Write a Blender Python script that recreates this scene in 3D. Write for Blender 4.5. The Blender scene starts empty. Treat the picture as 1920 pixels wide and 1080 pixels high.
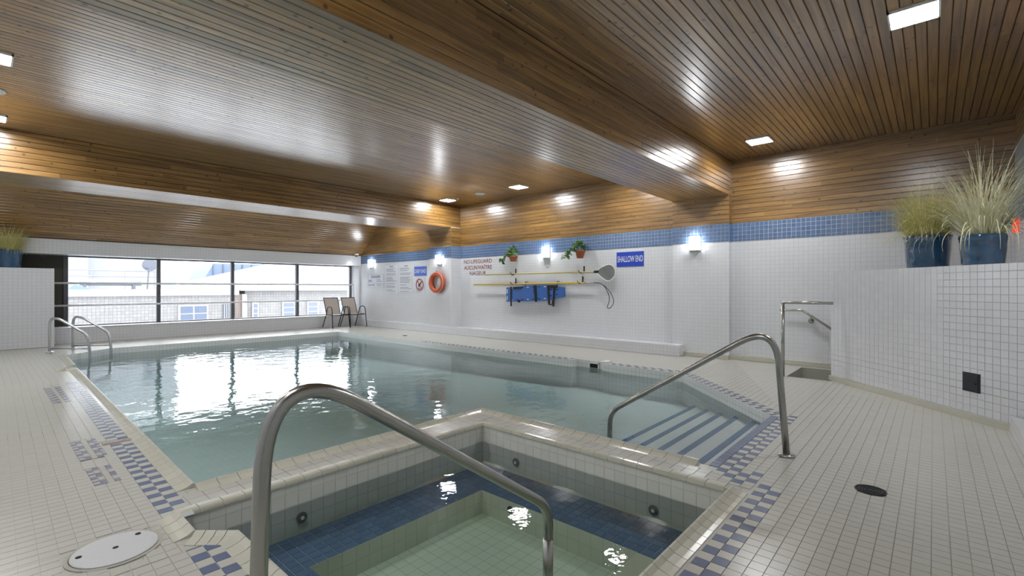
import bpy, bmesh, math, random
from mathutils import Vector, Matrix
from mathutils.geometry import tessellate_polygon
random.seed(7)
S = bpy.context.scene
COL = S.collection
# ------------------------------------------------------------------ camera, world, exposure
cam_d = bpy.data.cameras.new('camera'); cam = bpy.data.objects.new('camera', cam_d); COL.objects.link(cam)
cam_d.sensor_width = 36.0; cam_d.lens = 890 / 1920 * 36; cam_d.clip_start = .05
cam.location = (0, 0, 1.25)
cam.rotation_euler = (math.pi / 2, 0, math.atan2(790, 890) - math.pi / 2)
S.camera = cam
w = bpy.data.worlds.new('overcast_sky'); S.world = w; w.use_nodes = True
bg = w.node_tree.nodes['Background']; bg.inputs[0].default_value = (.90, .95, 1.0, 1); bg.inputs[1].default_value = 6.5
S.view_settings.view_transform = 'Standard'; S.view_settings.look = 'None'
S.view_settings.gamma = 1; S.view_settings.use_curve_mapping = False
S.view_settings.exposure = 0.5
PANEL = 90.0      # ceiling panel radiance
SCONCE = 16.0

# ------------------------------------------------------------------ materials
def lin(r, g, b):
    f = lambda v: (v / 255 / 12.92) if v / 255 <= .04045 else ((v / 255 + .055) / 1.055) ** 2.4
    return (f(r), f(g), f(b), 1)
M = {}
def new_mat(name):
    m = bpy.data.materials.new(name); m.use_nodes = True
    nt = m.node_tree; b = nt.nodes['Principled BSDF']; M[name] = m
    return m, nt, b
def N(nt, t, **kw):
    n = nt.nodes.new(t)
    for k, v in kw.items(): setattr(n, k, v)
    return n
def mat(name, col, rough=.5, metal=0., emit=None, es=0., bump=0., bscale=60., coat=0., var=0.):
    m, nt, b = new_mat(name)
    b.inputs['Base Color'].default_value = col; b.inputs['Roughness'].default_value = rough
    b.inputs['Metallic'].default_value = metal; b.inputs['Coat Weight'].default_value = coat
    if emit: b.inputs['Emission Color'].default_value = emit; b.inputs['Emission Strength'].default_value = es
    geo = N(nt, 'ShaderNodeNewGeometry'); ns = N(nt, 'ShaderNodeTexNoise')
    ns.inputs['Scale'].default_value = bscale; ns.inputs['Detail'].default_value = 3
    nt.links.new(geo.outputs['Position'], ns.inputs['Vector'])
    mx = N(nt, 'ShaderNodeMix', data_type='RGBA', blend_type='MULTIPLY'); mx.inputs[0].default_value = 1
    rr = N(nt, 'ShaderNodeMapRange'); rr.inputs[1].default_value = .3; rr.inputs[2].default_value = .7
    rr.inputs[3].default_value = 1 - max(var, .03); rr.inputs[4].default_value = 1
    nt.links.new(ns.outputs[0], rr.inputs[0])
    mx.inputs[6].default_value = col; nt.links.new(rr.outputs[0], mx.inputs[7]); nt.links.new(mx.outputs[2], b.inputs['Base Color'])
    if bump:
        bp = N(nt, 'ShaderNodeBump'); bp.inputs['Strength'].default_value = bump; bp.inputs['Distance'].default_value = .004
        nt.links.new(ns.outputs[0], bp.inputs['Height']); nt.links.new(bp.outputs[0], b.inputs['Normal'])
    return m
def tile_tex(name, col, grout, U, V, size=.0685, o=(0, 0), rough=.22, mortar=.0022, col2=None):
    m, nt, b = new_mat(name)
    geo = N(nt, 'ShaderNodeNewGeometry'); comb = N(nt, 'ShaderNodeCombineXYZ')
    for k, ax, off in ((0, U, o[0]), (1, V, o[1])):
        d = N(nt, 'ShaderNodeVectorMath', operation='DOT_PRODUCT'); d.inputs[1].default_value = ax
        nt.links.new(geo.outputs['Position'], d.inputs[0])
        a = N(nt, 'ShaderNodeMath', operation='ADD'); a.inputs[1].default_value = 40 * size - off
        nt.links.new(d.outputs['Value'], a.inputs[0]); nt.links.new(a.outputs[0], comb.inputs[k])
    br = N(nt, 'ShaderNodeTexBrick', offset=0.0, squash=1.0)
    br.inputs['Scale'].default_value = 1; br.inputs['Mortar Size'].default_value = mortar; br.inputs['Mortar Smooth'].default_value = .2
    br.inputs['Brick Width'].default_value = size; br.inputs['Row Height'].default_value = size
    br.inputs['Color1'].default_value = col; br.inputs['Color2'].default_value = col2 or tuple(c * .975 for c in col[:3]) + (1,)
    br.inputs['Mortar'].default_value = grout
    nt.links.new(comb.outputs[0], br.inputs['Vector']); nt.links.new(br.outputs['Color'], b.inputs['Base Color'])
    bp = N(nt, 'ShaderNodeBump', invert=True); bp.inputs['Strength'].default_value = .5; bp.inputs['Distance'].default_value = .003
    nt.links.new(br.outputs['Fac'], bp.inputs['Height']); nt.links.new(bp.outputs[0], b.inputs['Normal'])
    b.inputs['Roughness'].default_value = rough
    return m
def tile_solid(name, col, rough=.2, var=.1):
    m, nt, b = new_mat(name)
    oi = N(nt, 'ShaderNodeObjectInfo'); geo = N(nt, 'ShaderNodeNewGeometry')
    ad = N(nt, 'ShaderNodeMath', operation='ADD'); fr = N(nt, 'ShaderNodeMath', operation='FRACT')
    nt.links.new(oi.outputs['Random'], ad.inputs[0]); nt.links.new(geo.outputs['Random Per Island'], ad.inputs[1]); nt.links.new(ad.outputs[0], fr.inputs[0])
    rr = N(nt, 'ShaderNodeMapRange'); rr.inputs[3].default_value = 1 - var; rr.inputs[4].default_value = 1
    nt.links.new(fr.outputs[0], rr.inputs[0])
    mx = N(nt, 'ShaderNodeMix', data_type='RGBA', blend_type='MULTIPLY'); mx.inputs[0].default_value = 1
    mx.inputs[6].default_value = col; nt.links.new(rr.outputs[0], mx.inputs[7]); nt.links.new(mx.outputs[2], b.inputs['Base Color'])
    b.inputs['Roughness'].default_value = rough
    return m
def wood(name, along, dark, light, rough=.3):
    m, nt, b = new_mat(name)
    geo = N(nt, 'ShaderNodeNewGeometry'); oi = N(nt, 'ShaderNodeObjectInfo')
    sc = N(nt, 'ShaderNodeMath', operation='MULTIPLY'); sc.inputs[1].default_value = 31.0; nt.links.new(oi.outputs['Random'], sc.inputs[0])
    av = N(nt, 'ShaderNodeVectorMath', operation='ADD'); nt.links.new(geo.outputs['Position'], av.inputs[0]); nt.links.new(sc.outputs[0], av.inputs[1])
    mp = N(nt, 'ShaderNodeVectorMath', operation='MULTIPLY'); mp.inputs[1].default_value = (1.2, 22, 22) if along == 'X' else (22, 1.2, 22)
    nt.links.new(av.outputs[0], mp.inputs[0])
    ns = N(nt, 'ShaderNodeTexNoise'); ns.inputs['Scale'].default_value = 1.0; ns.inputs['Detail'].default_value = 5; ns.inputs['Distortion'].default_value = .6
    nt.links.new(mp.outputs[0], ns.inputs['Vector'])
    mx = N(nt, 'ShaderNodeMix', data_type='RGBA'); mx.inputs[6].default_value = dark; mx.inputs[7].default_value = light
    r0 = N(nt, 'ShaderNodeMapRange'); r0.inputs[1].default_value = .3; r0.inputs[2].default_value = .65; nt.links.new(ns.outputs[0], r0.inputs[0])
    nt.links.new(r0.outputs[0], mx.inputs[0])
    vo = N(nt, 'ShaderNodeTexVoronoi'); vo.inputs['Scale'].default_value = 8.0; nt.links.new(av.outputs[0], vo.inputs['Vector'])
    kr = N(nt, 'ShaderNodeMapRange'); kr.inputs[1].default_value = .08; kr.inputs[2].default_value = .17; kr.inputs[3].default_value = .25; kr.inputs[4].default_value = 1
    nt.links.new(vo.outputs['Distance'], kr.inputs[0])
    vr = N(nt, 'ShaderNodeMapRange'); vr.inputs[3].default_value = .68; vr.inputs[4].default_value = 1.08; nt.links.new(oi.outputs['Random'], vr.inputs[0])
    k2 = N(nt, 'ShaderNodeMath', operation='MULTIPLY'); nt.links.new(kr.outputs[0], k2.inputs[0]); nt.links.new(vr.outputs[0], k2.inputs[1])
    m2 = N(nt, 'ShaderNodeMix', data_type='RGBA', blend_type='MULTIPLY'); m2.inputs[0].default_value = 1
    nt.links.new(mx.outputs[2], m2.inputs[6]); nt.links.new(k2.outputs[0], m2.inputs[7]); nt.links.new(m2.outputs[2], b.inputs['Base Color'])
    b.inputs['Roughness'].default_value = rough; b.inputs['Specular IOR Level'].default_value = .5; b.inputs['Coat Weight'].default_value = 1.; b.inputs['Coat Roughness'].default_value = .24; b.inputs['Coat IOR'].default_value = 1.75
    return m
def water(name, col, dens, wscale, wstr, rough=.02):
    m, nt, b = new_mat(name); nt.nodes.remove(b); out = nt.nodes['Material Output']
    tr = N(nt, 'ShaderNodeBsdfTransparent'); gl = N(nt, 'ShaderNodeBsdfGlossy'); gl.inputs['Roughness'].default_value = rough
    fr = N(nt, 'ShaderNodeFresnel'); fr.inputs['IOR'].default_value = 1.33
    geo = N(nt, 'ShaderNodeNewGeometry'); ns = N(nt, 'ShaderNodeTexNoise'); ns.inputs['Scale'].default_value = wscale; ns.inputs['Detail'].default_value = 3
    nt.links.new(geo.outputs['Position'], ns.inputs['Vector'])
    bp = N(nt, 'ShaderNodeBump'); bp.inputs['Strength'].default_value = wstr; bp.inputs['Distance'].default_value = .02
    nt.links.new(ns.outputs[0], bp.inputs['Height']); nt.links.new(bp.outputs[0], gl.inputs['Normal']); nt.links.new(bp.outputs[0], fr.inputs['Normal'])
    mx = N(nt, 'ShaderNodeMixShader'); nt.links.new(fr.outputs[0], mx.inputs[0]); nt.links.new(tr.outputs[0], mx.inputs[1]); nt.links.new(gl.outputs[0], mx.inputs[2])
    nt.links.new(mx.outputs[0], out.inputs['Surface'])
    va = N(nt, 'ShaderNodeVolumeAbsorption'); va.inputs['Color'].default_value = col; va.inputs['Density'].default_value = dens
    nt.links.new(va.outputs[0], out.inputs['Volume'])
    return m
def thin_glass(name, tint=(1, 1, 1, 1), net=0.):
    m, nt, b = new_mat(name); nt.nodes.remove(b); out = nt.nodes['Material Output']
    tr = N(nt, 'ShaderNodeBsdfTransparent'); tr.inputs[0].default_value = tint
    gl = N(nt, 'ShaderNodeBsdfGlossy') if not net else N(nt, 'ShaderNodeBsdfDiffuse')
    mx = N(nt, 'ShaderNodeMixShader')
    if net:
        gl.inputs[0].default_value = lin(92, 98, 92); mx.inputs[0].default_value = net
    else:
        gl.inputs['Roughness'].default_value = .02; fr = N(nt, 'ShaderNodeFresnel'); fr.inputs[0].default_value = 1.4; nt.links.new(fr.outputs[0], mx.inputs[0])
    nt.links.new(tr.outputs[0], mx.inputs[1]); nt.links.new(gl.outputs[0], mx.inputs[2]); nt.links.new(mx.outputs[0], out.inputs['Surface'])
    return m
X3, Y3, Z3 = (1, 0, 0), (0, 1, 0), (0, 0, 1)
DG = (-.747, -.665, 0)                     # direction of the stair partition
T = .0685
GROUT_F = lin(168, 165, 154); GROUT_W = lin(150, 152, 152)
WHITE_F = lin(188, 187, 179); WHITE_W = lin(222, 224, 228); BLUE = lin(106, 118, 146); BLUE_W = lin(98, 124, 164)
tile_tex('floor_tile', WHITE_F, GROUT_F, X3, Y3, o=(2.154, .829), rough=.26)
tile_tex('wall_tile_x', WHITE_W, lin(190, 192, 192), Y3, Z3, rough=.2, mortar=.0018)
tile_tex('wall_tile_y', WHITE_W, lin(190, 192, 192), X3, Z3, rough=.2, mortar=.0018)
tile_tex('wall_tile_d', WHITE_W, lin(150, 152, 150), DG, Z3, rough=.2)
tile_tex('pool_tile_x', lin(226, 230, 230), lin(180, 186, 186), Y3, Z3, rough=.2)
tile_tex('pool_tile_y', lin(226, 230, 230), lin(180, 186, 186), X3, Z3, rough=.2)
tile_tex('pool_tile_d', lin(226, 230, 230), lin(180, 186, 186), (.731, .683, 0), Z3, rough=.2)
tile_tex('pool_floor', lin(230, 238, 236), lin(218, 227, 224), X3, Y3, rough=.25)
tile_tex('spa_floor', lin(226, 232, 224), lin(190, 196, 180), X3, Y3, size=.0855, rough=.25)
tile_tex('band_tex_y', BLUE_W, lin(205, 212, 220), X3, Z3, o=(0, 2.385), rough=.2)
tile_solid('tile_white', WHITE_F, .24, .035); tile_solid('tile_blue', BLUE, .22, .15)
tile_solid('wtile', WHITE_W, .18, .05); tile_solid('wtile_blue', BLUE_W, .18, .2)
tile_solid('stile', lin(222, 222, 214), .2, .06); tile_solid('stile_blue', lin(100, 127, 166), .2, .2)
tile_solid('coping_tile', lin(198, 196, 182), .2, .07); tile_solid('mosaic', lin(148, 150, 168), .2, .2); tile_solid('mosaic_red', lin(168, 146, 142), .2, .2)
mat('grout', GROUT_F, .8); mat('grout_wall', lin(168, 170, 168), .8); mat('grout_blue', lin(205, 210, 216), .8); mat('grout_spa', lin(190, 194, 178), .8)
mat('plaster_white', lin(226, 228, 230), .45); mat('stair_grey', lin(168, 166, 156), .6)
WD, WL = lin(116, 82, 36), lin(168, 128, 70)
wood('wood_x', 'X', WD, WL, .3); wood('wood_y', 'Y', WD, WL, .34)
mat('groove', lin(40, 24, 10), .9)
mat('steel', lin(178, 178, 174), .26, 1.); mat('steel_bright', lin(205, 207, 210), .3, 1.)
mat('mullion', lin(92, 92, 96), .4, .3); mat('dark_panel', lin(62, 60, 52), .6); mat('grey_panel', lin(150, 154, 158), .5)
mat('white_paint', lin(235, 236, 238), .4); mat('white_plastic', lin(236, 236, 234), .35)
mat('lid_grey', lin(196, 197, 198), .5, bump=.6, bscale=120.)
mat('dark_metal', lin(52, 56, 60), .45, .6); mat('black', lin(22, 22, 24), .5); mat('hole', lin(30, 28, 22), .8)
mat('jet_grey', lin(70, 74, 72), .4); mat('chair_metal', lin(40, 40, 42), .4, .5)
mat('sling', lin(196, 186, 176), .7, bump=.5, bscale=300.)
mat('pot_blue', lin(44, 88, 124), .08, coat=1., bump=.5, bscale=14., var=.3)
mat('soil', lin(60, 46, 32), .9); mat('terracotta', lin(170, 98, 62), .7)
for nm, a, b_ in (('grass_a', lin(192, 188, 104), lin(232, 226, 168)), ('grass_b', lin(204, 200, 146), lin(242, 240, 220)), ('leaf', lin(38, 84, 34), lin(120, 158, 86))):
    m, nt, b = new_mat(nm); g = N(nt, 'ShaderNodeNewGeometry'); mx = N(nt, 'ShaderNodeMix', data_type='RGBA')
    mx.inputs[6].default_value = a; mx.inputs[7].default_value = b_; nt.links.new(g.outputs['Random Per Island'], mx.inputs[0]); nt.links.new(mx.outputs[2], b.inputs['Base Color'])
    b.inputs['Roughness'].default_value = .5
mat('sign_blue', lin(38, 72, 186), .35); mat('sign_blue2', lin(60, 104, 218), .35); mat('sign_white', lin(222, 225, 232), .4)
mat('ink_blue', lin(40, 54, 140), .5); mat('ink_grey', lin(138, 142, 162), .5); mat('ink_red', lin(178, 36, 44), .5); mat('letter_red', lin(128, 52, 46), .5); mat('ink_black', lin(34, 34, 40), .5)
mat('ring_orange', lin(208, 92, 52), .4); mat('rope', lin(216, 210, 200), .8)
mat('pole_yellow', lin(222, 196, 62), .35); mat('pole_pale', lin(204, 192, 120), .35); mat('board_blue', lin(58, 104, 178), .35)
mat('alarm_orange', lin(214, 70, 40), .4, emit=lin(230, 70, 36), es=.6)
mat('panel_light', (1, 1, 1, 1), .5, emit=(.98, .99, 1, 1), es=PANEL); mat('sconce_light', (1, 1, 1, 1), .5, emit=(.94, .97, 1, 1), es=SCONCE)
water('pool_water', lin(96, 200, 202), .25, 3.6, .4); water('spa_water', lin(140, 205, 168), .5, 7.0, .12)
thin_glass('glass'); thin_glass('net', net=.72)
tile_tex('ext_brick', lin(116, 114, 112), lin(92, 91, 91), X3, Z3, size=.11, rough=.9, mortar=.009, col2=lin(106, 104, 103))
tile_tex('ext_brick_brown', lin(104, 92, 86), lin(86, 82, 80), X3, Z3, size=.1, rough=.9, mortar=.008)
mat('ext_white', lin(136, 137, 140), .8); mat('ext_roof', lin(112, 115, 124), .6); mat('ext_blue', lin(84, 98, 120), .4); mat('ext_grey', lin(78, 81, 90), .6)
mat('ext_pane', lin(72, 80, 96), .3); mat('ext_tarp', lin(50, 72, 140), .6); mat('ext_bounce_white', lin(238, 240, 243), .9)

# ------------------------------------------------------------------ mesh helpers
class MB:
    def __init__(s): s.v = []; s.f = []
    def face(s, pts): i = len(s.v); s.v += [tuple(p) for p in pts]; s.f.append(tuple(range(i, i + len(pts))))
    def box(s, x0, x1, y0, y1, z0, z1):
        i = len(s.v); s.v += [(x, y, z) for z in (z0, z1) for y in (y0, y1) for x in (x0, x1)]
        for q in ((0, 2, 3, 1), (4, 5, 7, 6), (0, 1, 5, 4), (2, 6, 7, 3), (0, 4, 6, 2), (1, 3, 7, 5)): s.f.append(tuple(i + k for k in q))
    def prism(s, poly, vec):              # 3D polygon extruded by vec
        n = len(poly); i = len(s.v); vec = Vector(vec)
        s.v += [tuple(Vector(p)) for p in poly] + [tuple(Vector(p) + vec) for p in poly]
        s.f.append(tuple(range(i, i + n))); s.f.append(tuple(range(i + 2 * n - 1, i + n - 1, -1)))
        for k in range(n): a = (k + 1) % n; s.f.append((i + k, i + a, i + n + a, i + n + k))
    def tube(s, pts, r, n=10, closed=False, r2=None):
        pts = [Vector(p) for p in pts]; m = len(pts); i = len(s.v); nrm = None
        for k, p in enumerate(pts):
            if closed: t = pts[(k + 1) % m] - pts[k - 1]
            else: t = pts[min(k + 1, m - 1)] - pts[max(k - 1, 0)]
            t.normalize()
            if nrm is None: nrm = t.orthogonal().normalized()
            nrm = (nrm - t * nrm.dot(t)).normalized(); bn = t.cross(nrm)
            rr = r if r2 is None else r + (r2 - r) * k / (m - 1)
            for a in range(n):
                c = 2 * math.pi * a / n; s.v.append(tuple(p + (nrm * math.cos(c) + bn * math.sin(c)) * rr))
        for k in range(m if closed else m - 1):
            k2 = (k + 1) % m
            for a in range(n): b = (a + 1) % n; s.f.append((i + k * n + a, i + k * n + b, i + k2 * n + b, i + k2 * n + a))
        if not closed: s.f.append(tuple(i + a for a in range(n))[::-1]); s.f.append(tuple(i + (m - 1) * n + a for a in range(n)))
    def lathe(s, prof, c=(0, 0, 0), n=28, axis='Z'):
        i = len(s.v); c = Vector(c)
        for r, h in prof:
            for a in range(n):
                t = 2 * math.pi * a / n; u, v_ = r * math.cos(t), r * math.sin(t)
                s.v.append(tuple(c + Vector({'Z': (u, v_, h), 'X': (h, u, v_), 'Y': (u, h, v_)}[axis])))
        for k in range(len(prof) - 1):
            for a in range(n): b = (a + 1) % n; s.f.append((i + k * n + a, i + k * n + b, i + (k + 1) * n + b, i + (k + 1) * n + a))
        s.f.append(tuple(i + a for a in range(n))[::-1]); s.f.append(tuple(i + (len(prof) - 1) * n + a for a in range(n)))
    def mesh(s, name, m=None, smooth=False):
        me = bpy.data.meshes.new(name); me.from_pydata(s.v, [], s.f); me.update()
        if m: me.materials.append(M[m])
        if smooth:
            for p in me.polygons: p.use_smooth = len(p.vertices) <= 4
        return me
    def build(s, name, m, parent=None, smooth=False): return put(name, s.mesh(name, m, smooth), parent)
def put(name, me, parent=None, mtx=None):
    o = bpy.data.objects.new(name, me); COL.objects.link(o)
    if mtx is not None: o.matrix_basis = mtx
    if parent: o.parent = parent
    return o
def tag(o, label=None, cat=None, group=None, kind=None):
    for k, v in (('label', label), ('category', cat), ('group', group), ('kind', kind)):
        if v: o[k] = v
    return o
def struct(o, label=None): return tag(o, label, kind='structure')
def thing(name, loc, label, cat, group=None):
    o = bpy.data.objects.new(name, None); COL.objects.link(o); o.location = loc; o.empty_display_size = .1
    return tag(o, label, cat, group)
def child(mb, name, m, root, smooth=False):     # mesh in world coordinates, parented to root without moving
    o = mb.build(name, m, root, smooth); o.matrix_parent_inverse = Matrix.Translation(-root.location); return o
def frame(o, a, b, n, sa=1., sb=1.):
    a, b, n = Vector(a) * sa, Vector(b) * sb, Vector(n)
    return Matrix(((a.x, b.x, n.x, o[0]), (a.y, b.y, n.y, o[1]), (a.z, b.z, n.z, o[2]), (0, 0, 0, 1)))
def catmull(p, k=8, closed=False):
    p = [Vector(q) for q in p]; out = []; n = len(p)
    for i in range(n if closed else n - 1):
        a, b, c, d = (p[(i - 1) % n], p[i], p[(i + 1) % n], p[(i + 2) % n]) if closed else (p[max(i - 1, 0)], p[i], p[i + 1], p[min(i + 2, n - 1)])
        for j in range(k):
            t = j / k; out.append(.5 * ((2 * b) + (c - a) * t + (2 * a - 5 * b + 4 * c - d) * t * t + (3 * b - a - 3 * c + d) * t ** 3))
    if not closed: out.append(p[-1])
    return out
def fillet(p, r, k=7):
    p = [Vector(q) for q in p]; out = [p[0]]
    for i in range(1, len(p) - 1):
        ri = r[i - 1] if isinstance(r, (list, tuple)) else r
        a = p[i] + (p[i - 1] - p[i]).normalized() * min(ri, (p[i - 1] - p[i]).length * .49); c = p[i] + (p[i + 1] - p[i]).normalized() * min(ri, (p[i + 1] - p[i]).length * .49)
        for j in range(k + 1): t = j / k; out.append(a * (1 - t) ** 2 + p[i] * 2 * t * (1 - t) + c * t * t)
    return out + [p[-1]]
def clip(poly, conv):
    out = list(poly); n = len(conv)
    area = sum(conv[i][0] * conv[(i + 1) % n][1] - conv[(i + 1) % n][0] * conv[i][1] for i in range(n)); sg = 1 if area > 0 else -1
    for i in range(n):
        a, b = conv[i], conv[(i + 1) % n]; inp = out; out = []
        if not inp: break
        sd = lambda p: sg * ((b[0] - a[0]) * (p[1] - a[1]) - (b[1] - a[1]) * (p[0] - a[0]))
        for k in range(len(inp)):
            p, q = inp[k], inp[(k + 1) % len(inp)]; dp, dq = sd(p), sd(q)
            if dp >= 0: out.append(p)
            if dp * dq < 0: t = dp / (dp - dq); out.append((p[0] + (q[0] - p[0]) * t, p[1] + (q[1] - p[1]) * t))
    return out
TM = {}
def tile_mesh(size, gap, dep, m):
    k = (size, gap, dep, m)
    if k not in TM:
        mb = MB(); g = gap / 2; e = .0012
        lo = [(g, g, -dep), (size - g, g, -dep), (size - g, size - g, -dep), (g, size - g, -dep)]
        hi = [(g + e, g + e, 0), (size - g - e, g + e, 0), (size - g - e, size - g - e, 0), (g + e, size - g - e, 0)]
        mb.face(hi)
        for q in range(4): r = (q + 1) % 4; mb.face((lo[q], lo[r], hi[r], hi[q]))
        TM[k] = mb.mesh('tile', m)
    return TM[k]
CAM = Vector((0, 0, 1.25))
def tile_field(parent, O, U, V, Nn, polys, colour, size=T, gap=.0038, dep=.004, nobj=0, name='tile', excl=()):
    O, U, V, Nn = Vector(O), Vector(U).normalized(), Vector(V).normalized(), Vector(Nn).normalized()
    cells = []
    for P in polys:                                    # polygons given as 3D points on the plane
        q = [((Vector(p) - O).dot(U), (Vector(p) - O).dot(V)) for p in P]
        i0, i1 = math.floor(min(a for a, b in q) / size), math.ceil(max(a for a, b in q) / size)
        j0, j1 = math.floor(min(b for a, b in q) / size), math.ceil(max(b for a, b in q) / size)
        for i in range(i0, i1):
            for j in range(j0, j1):
                u, v = i * size, j * size
                full = [(u, v), (u + size, v), (u + size, v + size), (u, v + size)]
                c = clip(full, q)
                if len(c) < 3: continue
                ar = abs(sum(c[k][0] * c[(k + 1) % len(c)][1] - c[(k + 1) % len(c)][0] * c[k][1] for k in range(len(c)))) / 2
                if ar < .12 * size * size: continue
                ctr = O + U * (u + size / 2) + V * (v + size / 2)
                if any(x0 < ctr.x < x1 and y0 < ctr.y < y1 for x0, x1, y0, y1 in excl): continue
                m = colour(i, j, ctr)
                if m: cells.append(((ctr - CAM).length, ar > .97 * size * size, u, v, c, m))
    cells.sort(key=lambda t: t[0]); rest = {}; n = 0
    for d, full, u, v, c, m in cells:
        if full and n < nobj:
            n += 1; put(name, tile_mesh(size, gap, dep, m), parent, frame(O + U * u + V * v, U, V, Nn))
        else:
            mb = rest.setdefault(m, MB()); k = len(c); cx = sum(p[0] for p in c) / k; cy = sum(p[1] for p in c) / k
            sh = 1 - gap / size; pts = [(cx + (a - cx) * sh, cy + (b - cy) * sh) for a, b in c]
            hi = [O + U * a + V * b for a, b in pts]; lo = [p - Nn * dep for p in hi]
            base = len(mb.v); mb.v += [tuple(p) for p in hi + lo]; mb.f.append(tuple(range(base, base + k)))
            for a in range(k): b = (a + 1) % k; mb.f.append((base + a, base + k + a, base + k + b, base + b))
    for m, mb in rest.items(): tag(mb.build(name, m, parent), kind='stuff')
    return n
PM = {}
def plank_field(parent, O, A, B, Nn, L, W, m, pitch=.08, seg=(2.2, 4.2), name='plank'):
    O, A, B, Nn = Vector(O), Vector(A).normalized(), Vector(B).normalized(), Vector(Nn).normalized()
    if m not in PM:
        mb = MB(); g = .0035; pr = [(0, -.012), (0, -.007), (.005, 0), (pitch - g - .005, 0), (pitch - g, -.007), (pitch - g, -.012)]
        for k in range(5): (a, b), (c, d) = pr[k], pr[k + 1]; mb.face(((0, a, b), (1, a, b), (1, c, d), (0, c, d)))
        mb.face([(0, a, b) for a, b in pr]); mb.face([(1, a, b) for a, b in pr]); PM[m] = mb.mesh('plank', m)
    rows = math.ceil(W / pitch - .05)
    for r in range(rows):
        wd = min(pitch, W - r * pitch); x = 0.
        first = random.uniform(.6, seg[1])
        while x < L - .01:
            ln = first if x == 0 else random.uniform(*seg)
            if L - x - ln < .5: ln = L - x
            put(name, PM[m], parent, frame(O + A * x + B * (r * pitch), A, B, Nn, ln - .002, wd / pitch)); x += ln
def text_mesh(body, w_, h_, bold=.0, spacing=1.0):
    cu = bpy.data.curves.new('t', 'FONT'); cu.body = body; cu.offset = bold; cu.align_x = 'CENTER'; cu.space_character = spacing
    o = bpy.data.objects.new('t', cu); COL.objects.link(o); dg = bpy.context.evaluated_depsgraph_get(); dg.update()
    me = bpy.data.meshes.new_from_object(o.evaluated_get(dg)); bpy.data.objects.remove(o)
    return me
def word_mesh(t, bold):
    if t[0] != 'M': return text_mesh(t, None, None, bold)
    # the built-in font fills M badly: draw that letter from its four strokes
    me = text_mesh(t[1:], None, None, bold); H = max(v.co.y for v in text_mesh('H', None, None, bold).vertices); x1 = min(v.co.x for v in me.vertices) - .07; x0 = x1 - .66; sw = .085 + bold; xm = (x0 + x1) / 2
    bm = bmesh.new(); bm.from_mesh(me)
    for q in (((x0, 0), (x0 + sw, 0), (x0 + sw, H), (x0, H)), ((x1 - sw, 0), (x1, 0), (x1, H), (x1 - sw, H)), ((x0 + sw, H), (x0 + sw, H - .17), (xm, .12), (xm, .30)), ((x1 - sw, H), (xm, .30), (xm, .12), (x1 - sw, H - .17))): bm.faces.new([bm.verts.new((a, b, 0)) for a, b in q])
    bm.to_mesh(me); bm.free(); return me
def wall_text(body, X, yc, zc, w_, h_, m, parent, name='lettering', bold=.0):
    ws = body.split(' '); nat = []
    for t in ws:
        me = word_mesh(t, bold); xs = [v.co.x for v in me.vertices]; nat.append((me, max(xs) - min(xs)))
    gap = .32; tot = sum(n for _, n in nat) + gap * (len(ws) - 1); k = w_ / tot; x = -w_ / 2
    hmax = max(max(v.co.y for v in me.vertices) - min(v.co.y for v in me.vertices) for me, _ in nat); kz = h_ / hmax
    for me, n in nat:
        xs = [v.co.x for v in me.vertices]; x0 = min(xs)
        for v in me.vertices: v.co.x = x + (v.co.x - x0) * k; v.co.y = v.co.y * kz - h_ / 2
        x += (n + gap) * k; me.materials.append(M[m]); o = put(name, me, parent)
        o.matrix_basis = Matrix.Translation(-parent.location) @ frame((X, yc, zc), (0, -1, 0), (0, 0, 1), (-1, 0, 0))

# ------------------------------------------------------------------ setting: floor and basins
XL, XR, YB, YF = -.9, 8.88, -.8, 14.6
POOL = [(.905, 3.47), (3.43, 3.47), (3.43, 1.19), (5.16, 1.19), (6.83, 2.75), (6.87, 4.1), (7.02, 4.1), (7.02, 4.7), (6.87, 4.7), (6.87, 12.8), (1.82, 12.8), (1.08, 12.08), (1.047, 10.28), (.89, 10.28), (.885, 9.85), (1.02, 9.85)]
SPA = [(.735, 3.12), (3.11, 3.12), (3.11, .94), (.88, .94), (.88, 2.63), (.735, 2.79)]
WELL = [(7.63, 1.56), (8.66, 1.56), (8.66, .25), (7.63, .25)]
loops = [[Vector((x, y, 0)) for x, y in lp] for lp in ([(XL, YB), (9.2, YB), (9.2, 15.1), (XL, 15.1)], POOL, SPA, WELL)]
flat = [p for lp in loops for p in lp]
fm = MB(); fm.v = [(p.x, p.y, -.004) for p in flat]; fm.f = [tuple(t) for t in tessellate_polygon(loops)]
floor = struct(fm.build('floor', 'floor_tile'), 'pale square-tiled pool deck with blue checker border')
LU, LV = (1, -.0186, 0), (.0186, 1, 0)
ex = lambda y: .905 + .0186 * (y - 3.47)
A1 = [(XL, 3.05, 0), (ex(3.05) - .095, 3.05, 0), (ex(8.6) - .095, 8.6, 0), (XL + .6, 8.6, 0)]
A2a = [(XL, 2.66, 0), (.64, 2.66, 0), (.64, 3.05, 0), (XL, 3.05, 0)]
A2b = [(XL, 1.3, 0), (.79, 1.3, 0), (.81, 2.66, 0), (XL, 2.66, 0)]
MARK = [(.49, .65, 4.6, 5.25), (.49, .63, 3.95, 4.37), (.54, .70, 7.1, 8.3), (.66, .86, 4.93, 5.02)]
MANH = (.44, 2.93, .165)
def left_col(i, j, c):
    if (c.x - MANH[0]) ** 2 + (c.y - MANH[1]) ** 2 < .19 ** 2: return None
    return 'tile_blue' if i in (-1, -2) and (i + j) % 2 == 0 else 'tile_white'
tile_field(floor, (.81, 3.47, 0), LU, LV, Z3, [A1, A2a, A2b], left_col, nobj=150, excl=MARK)
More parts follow.
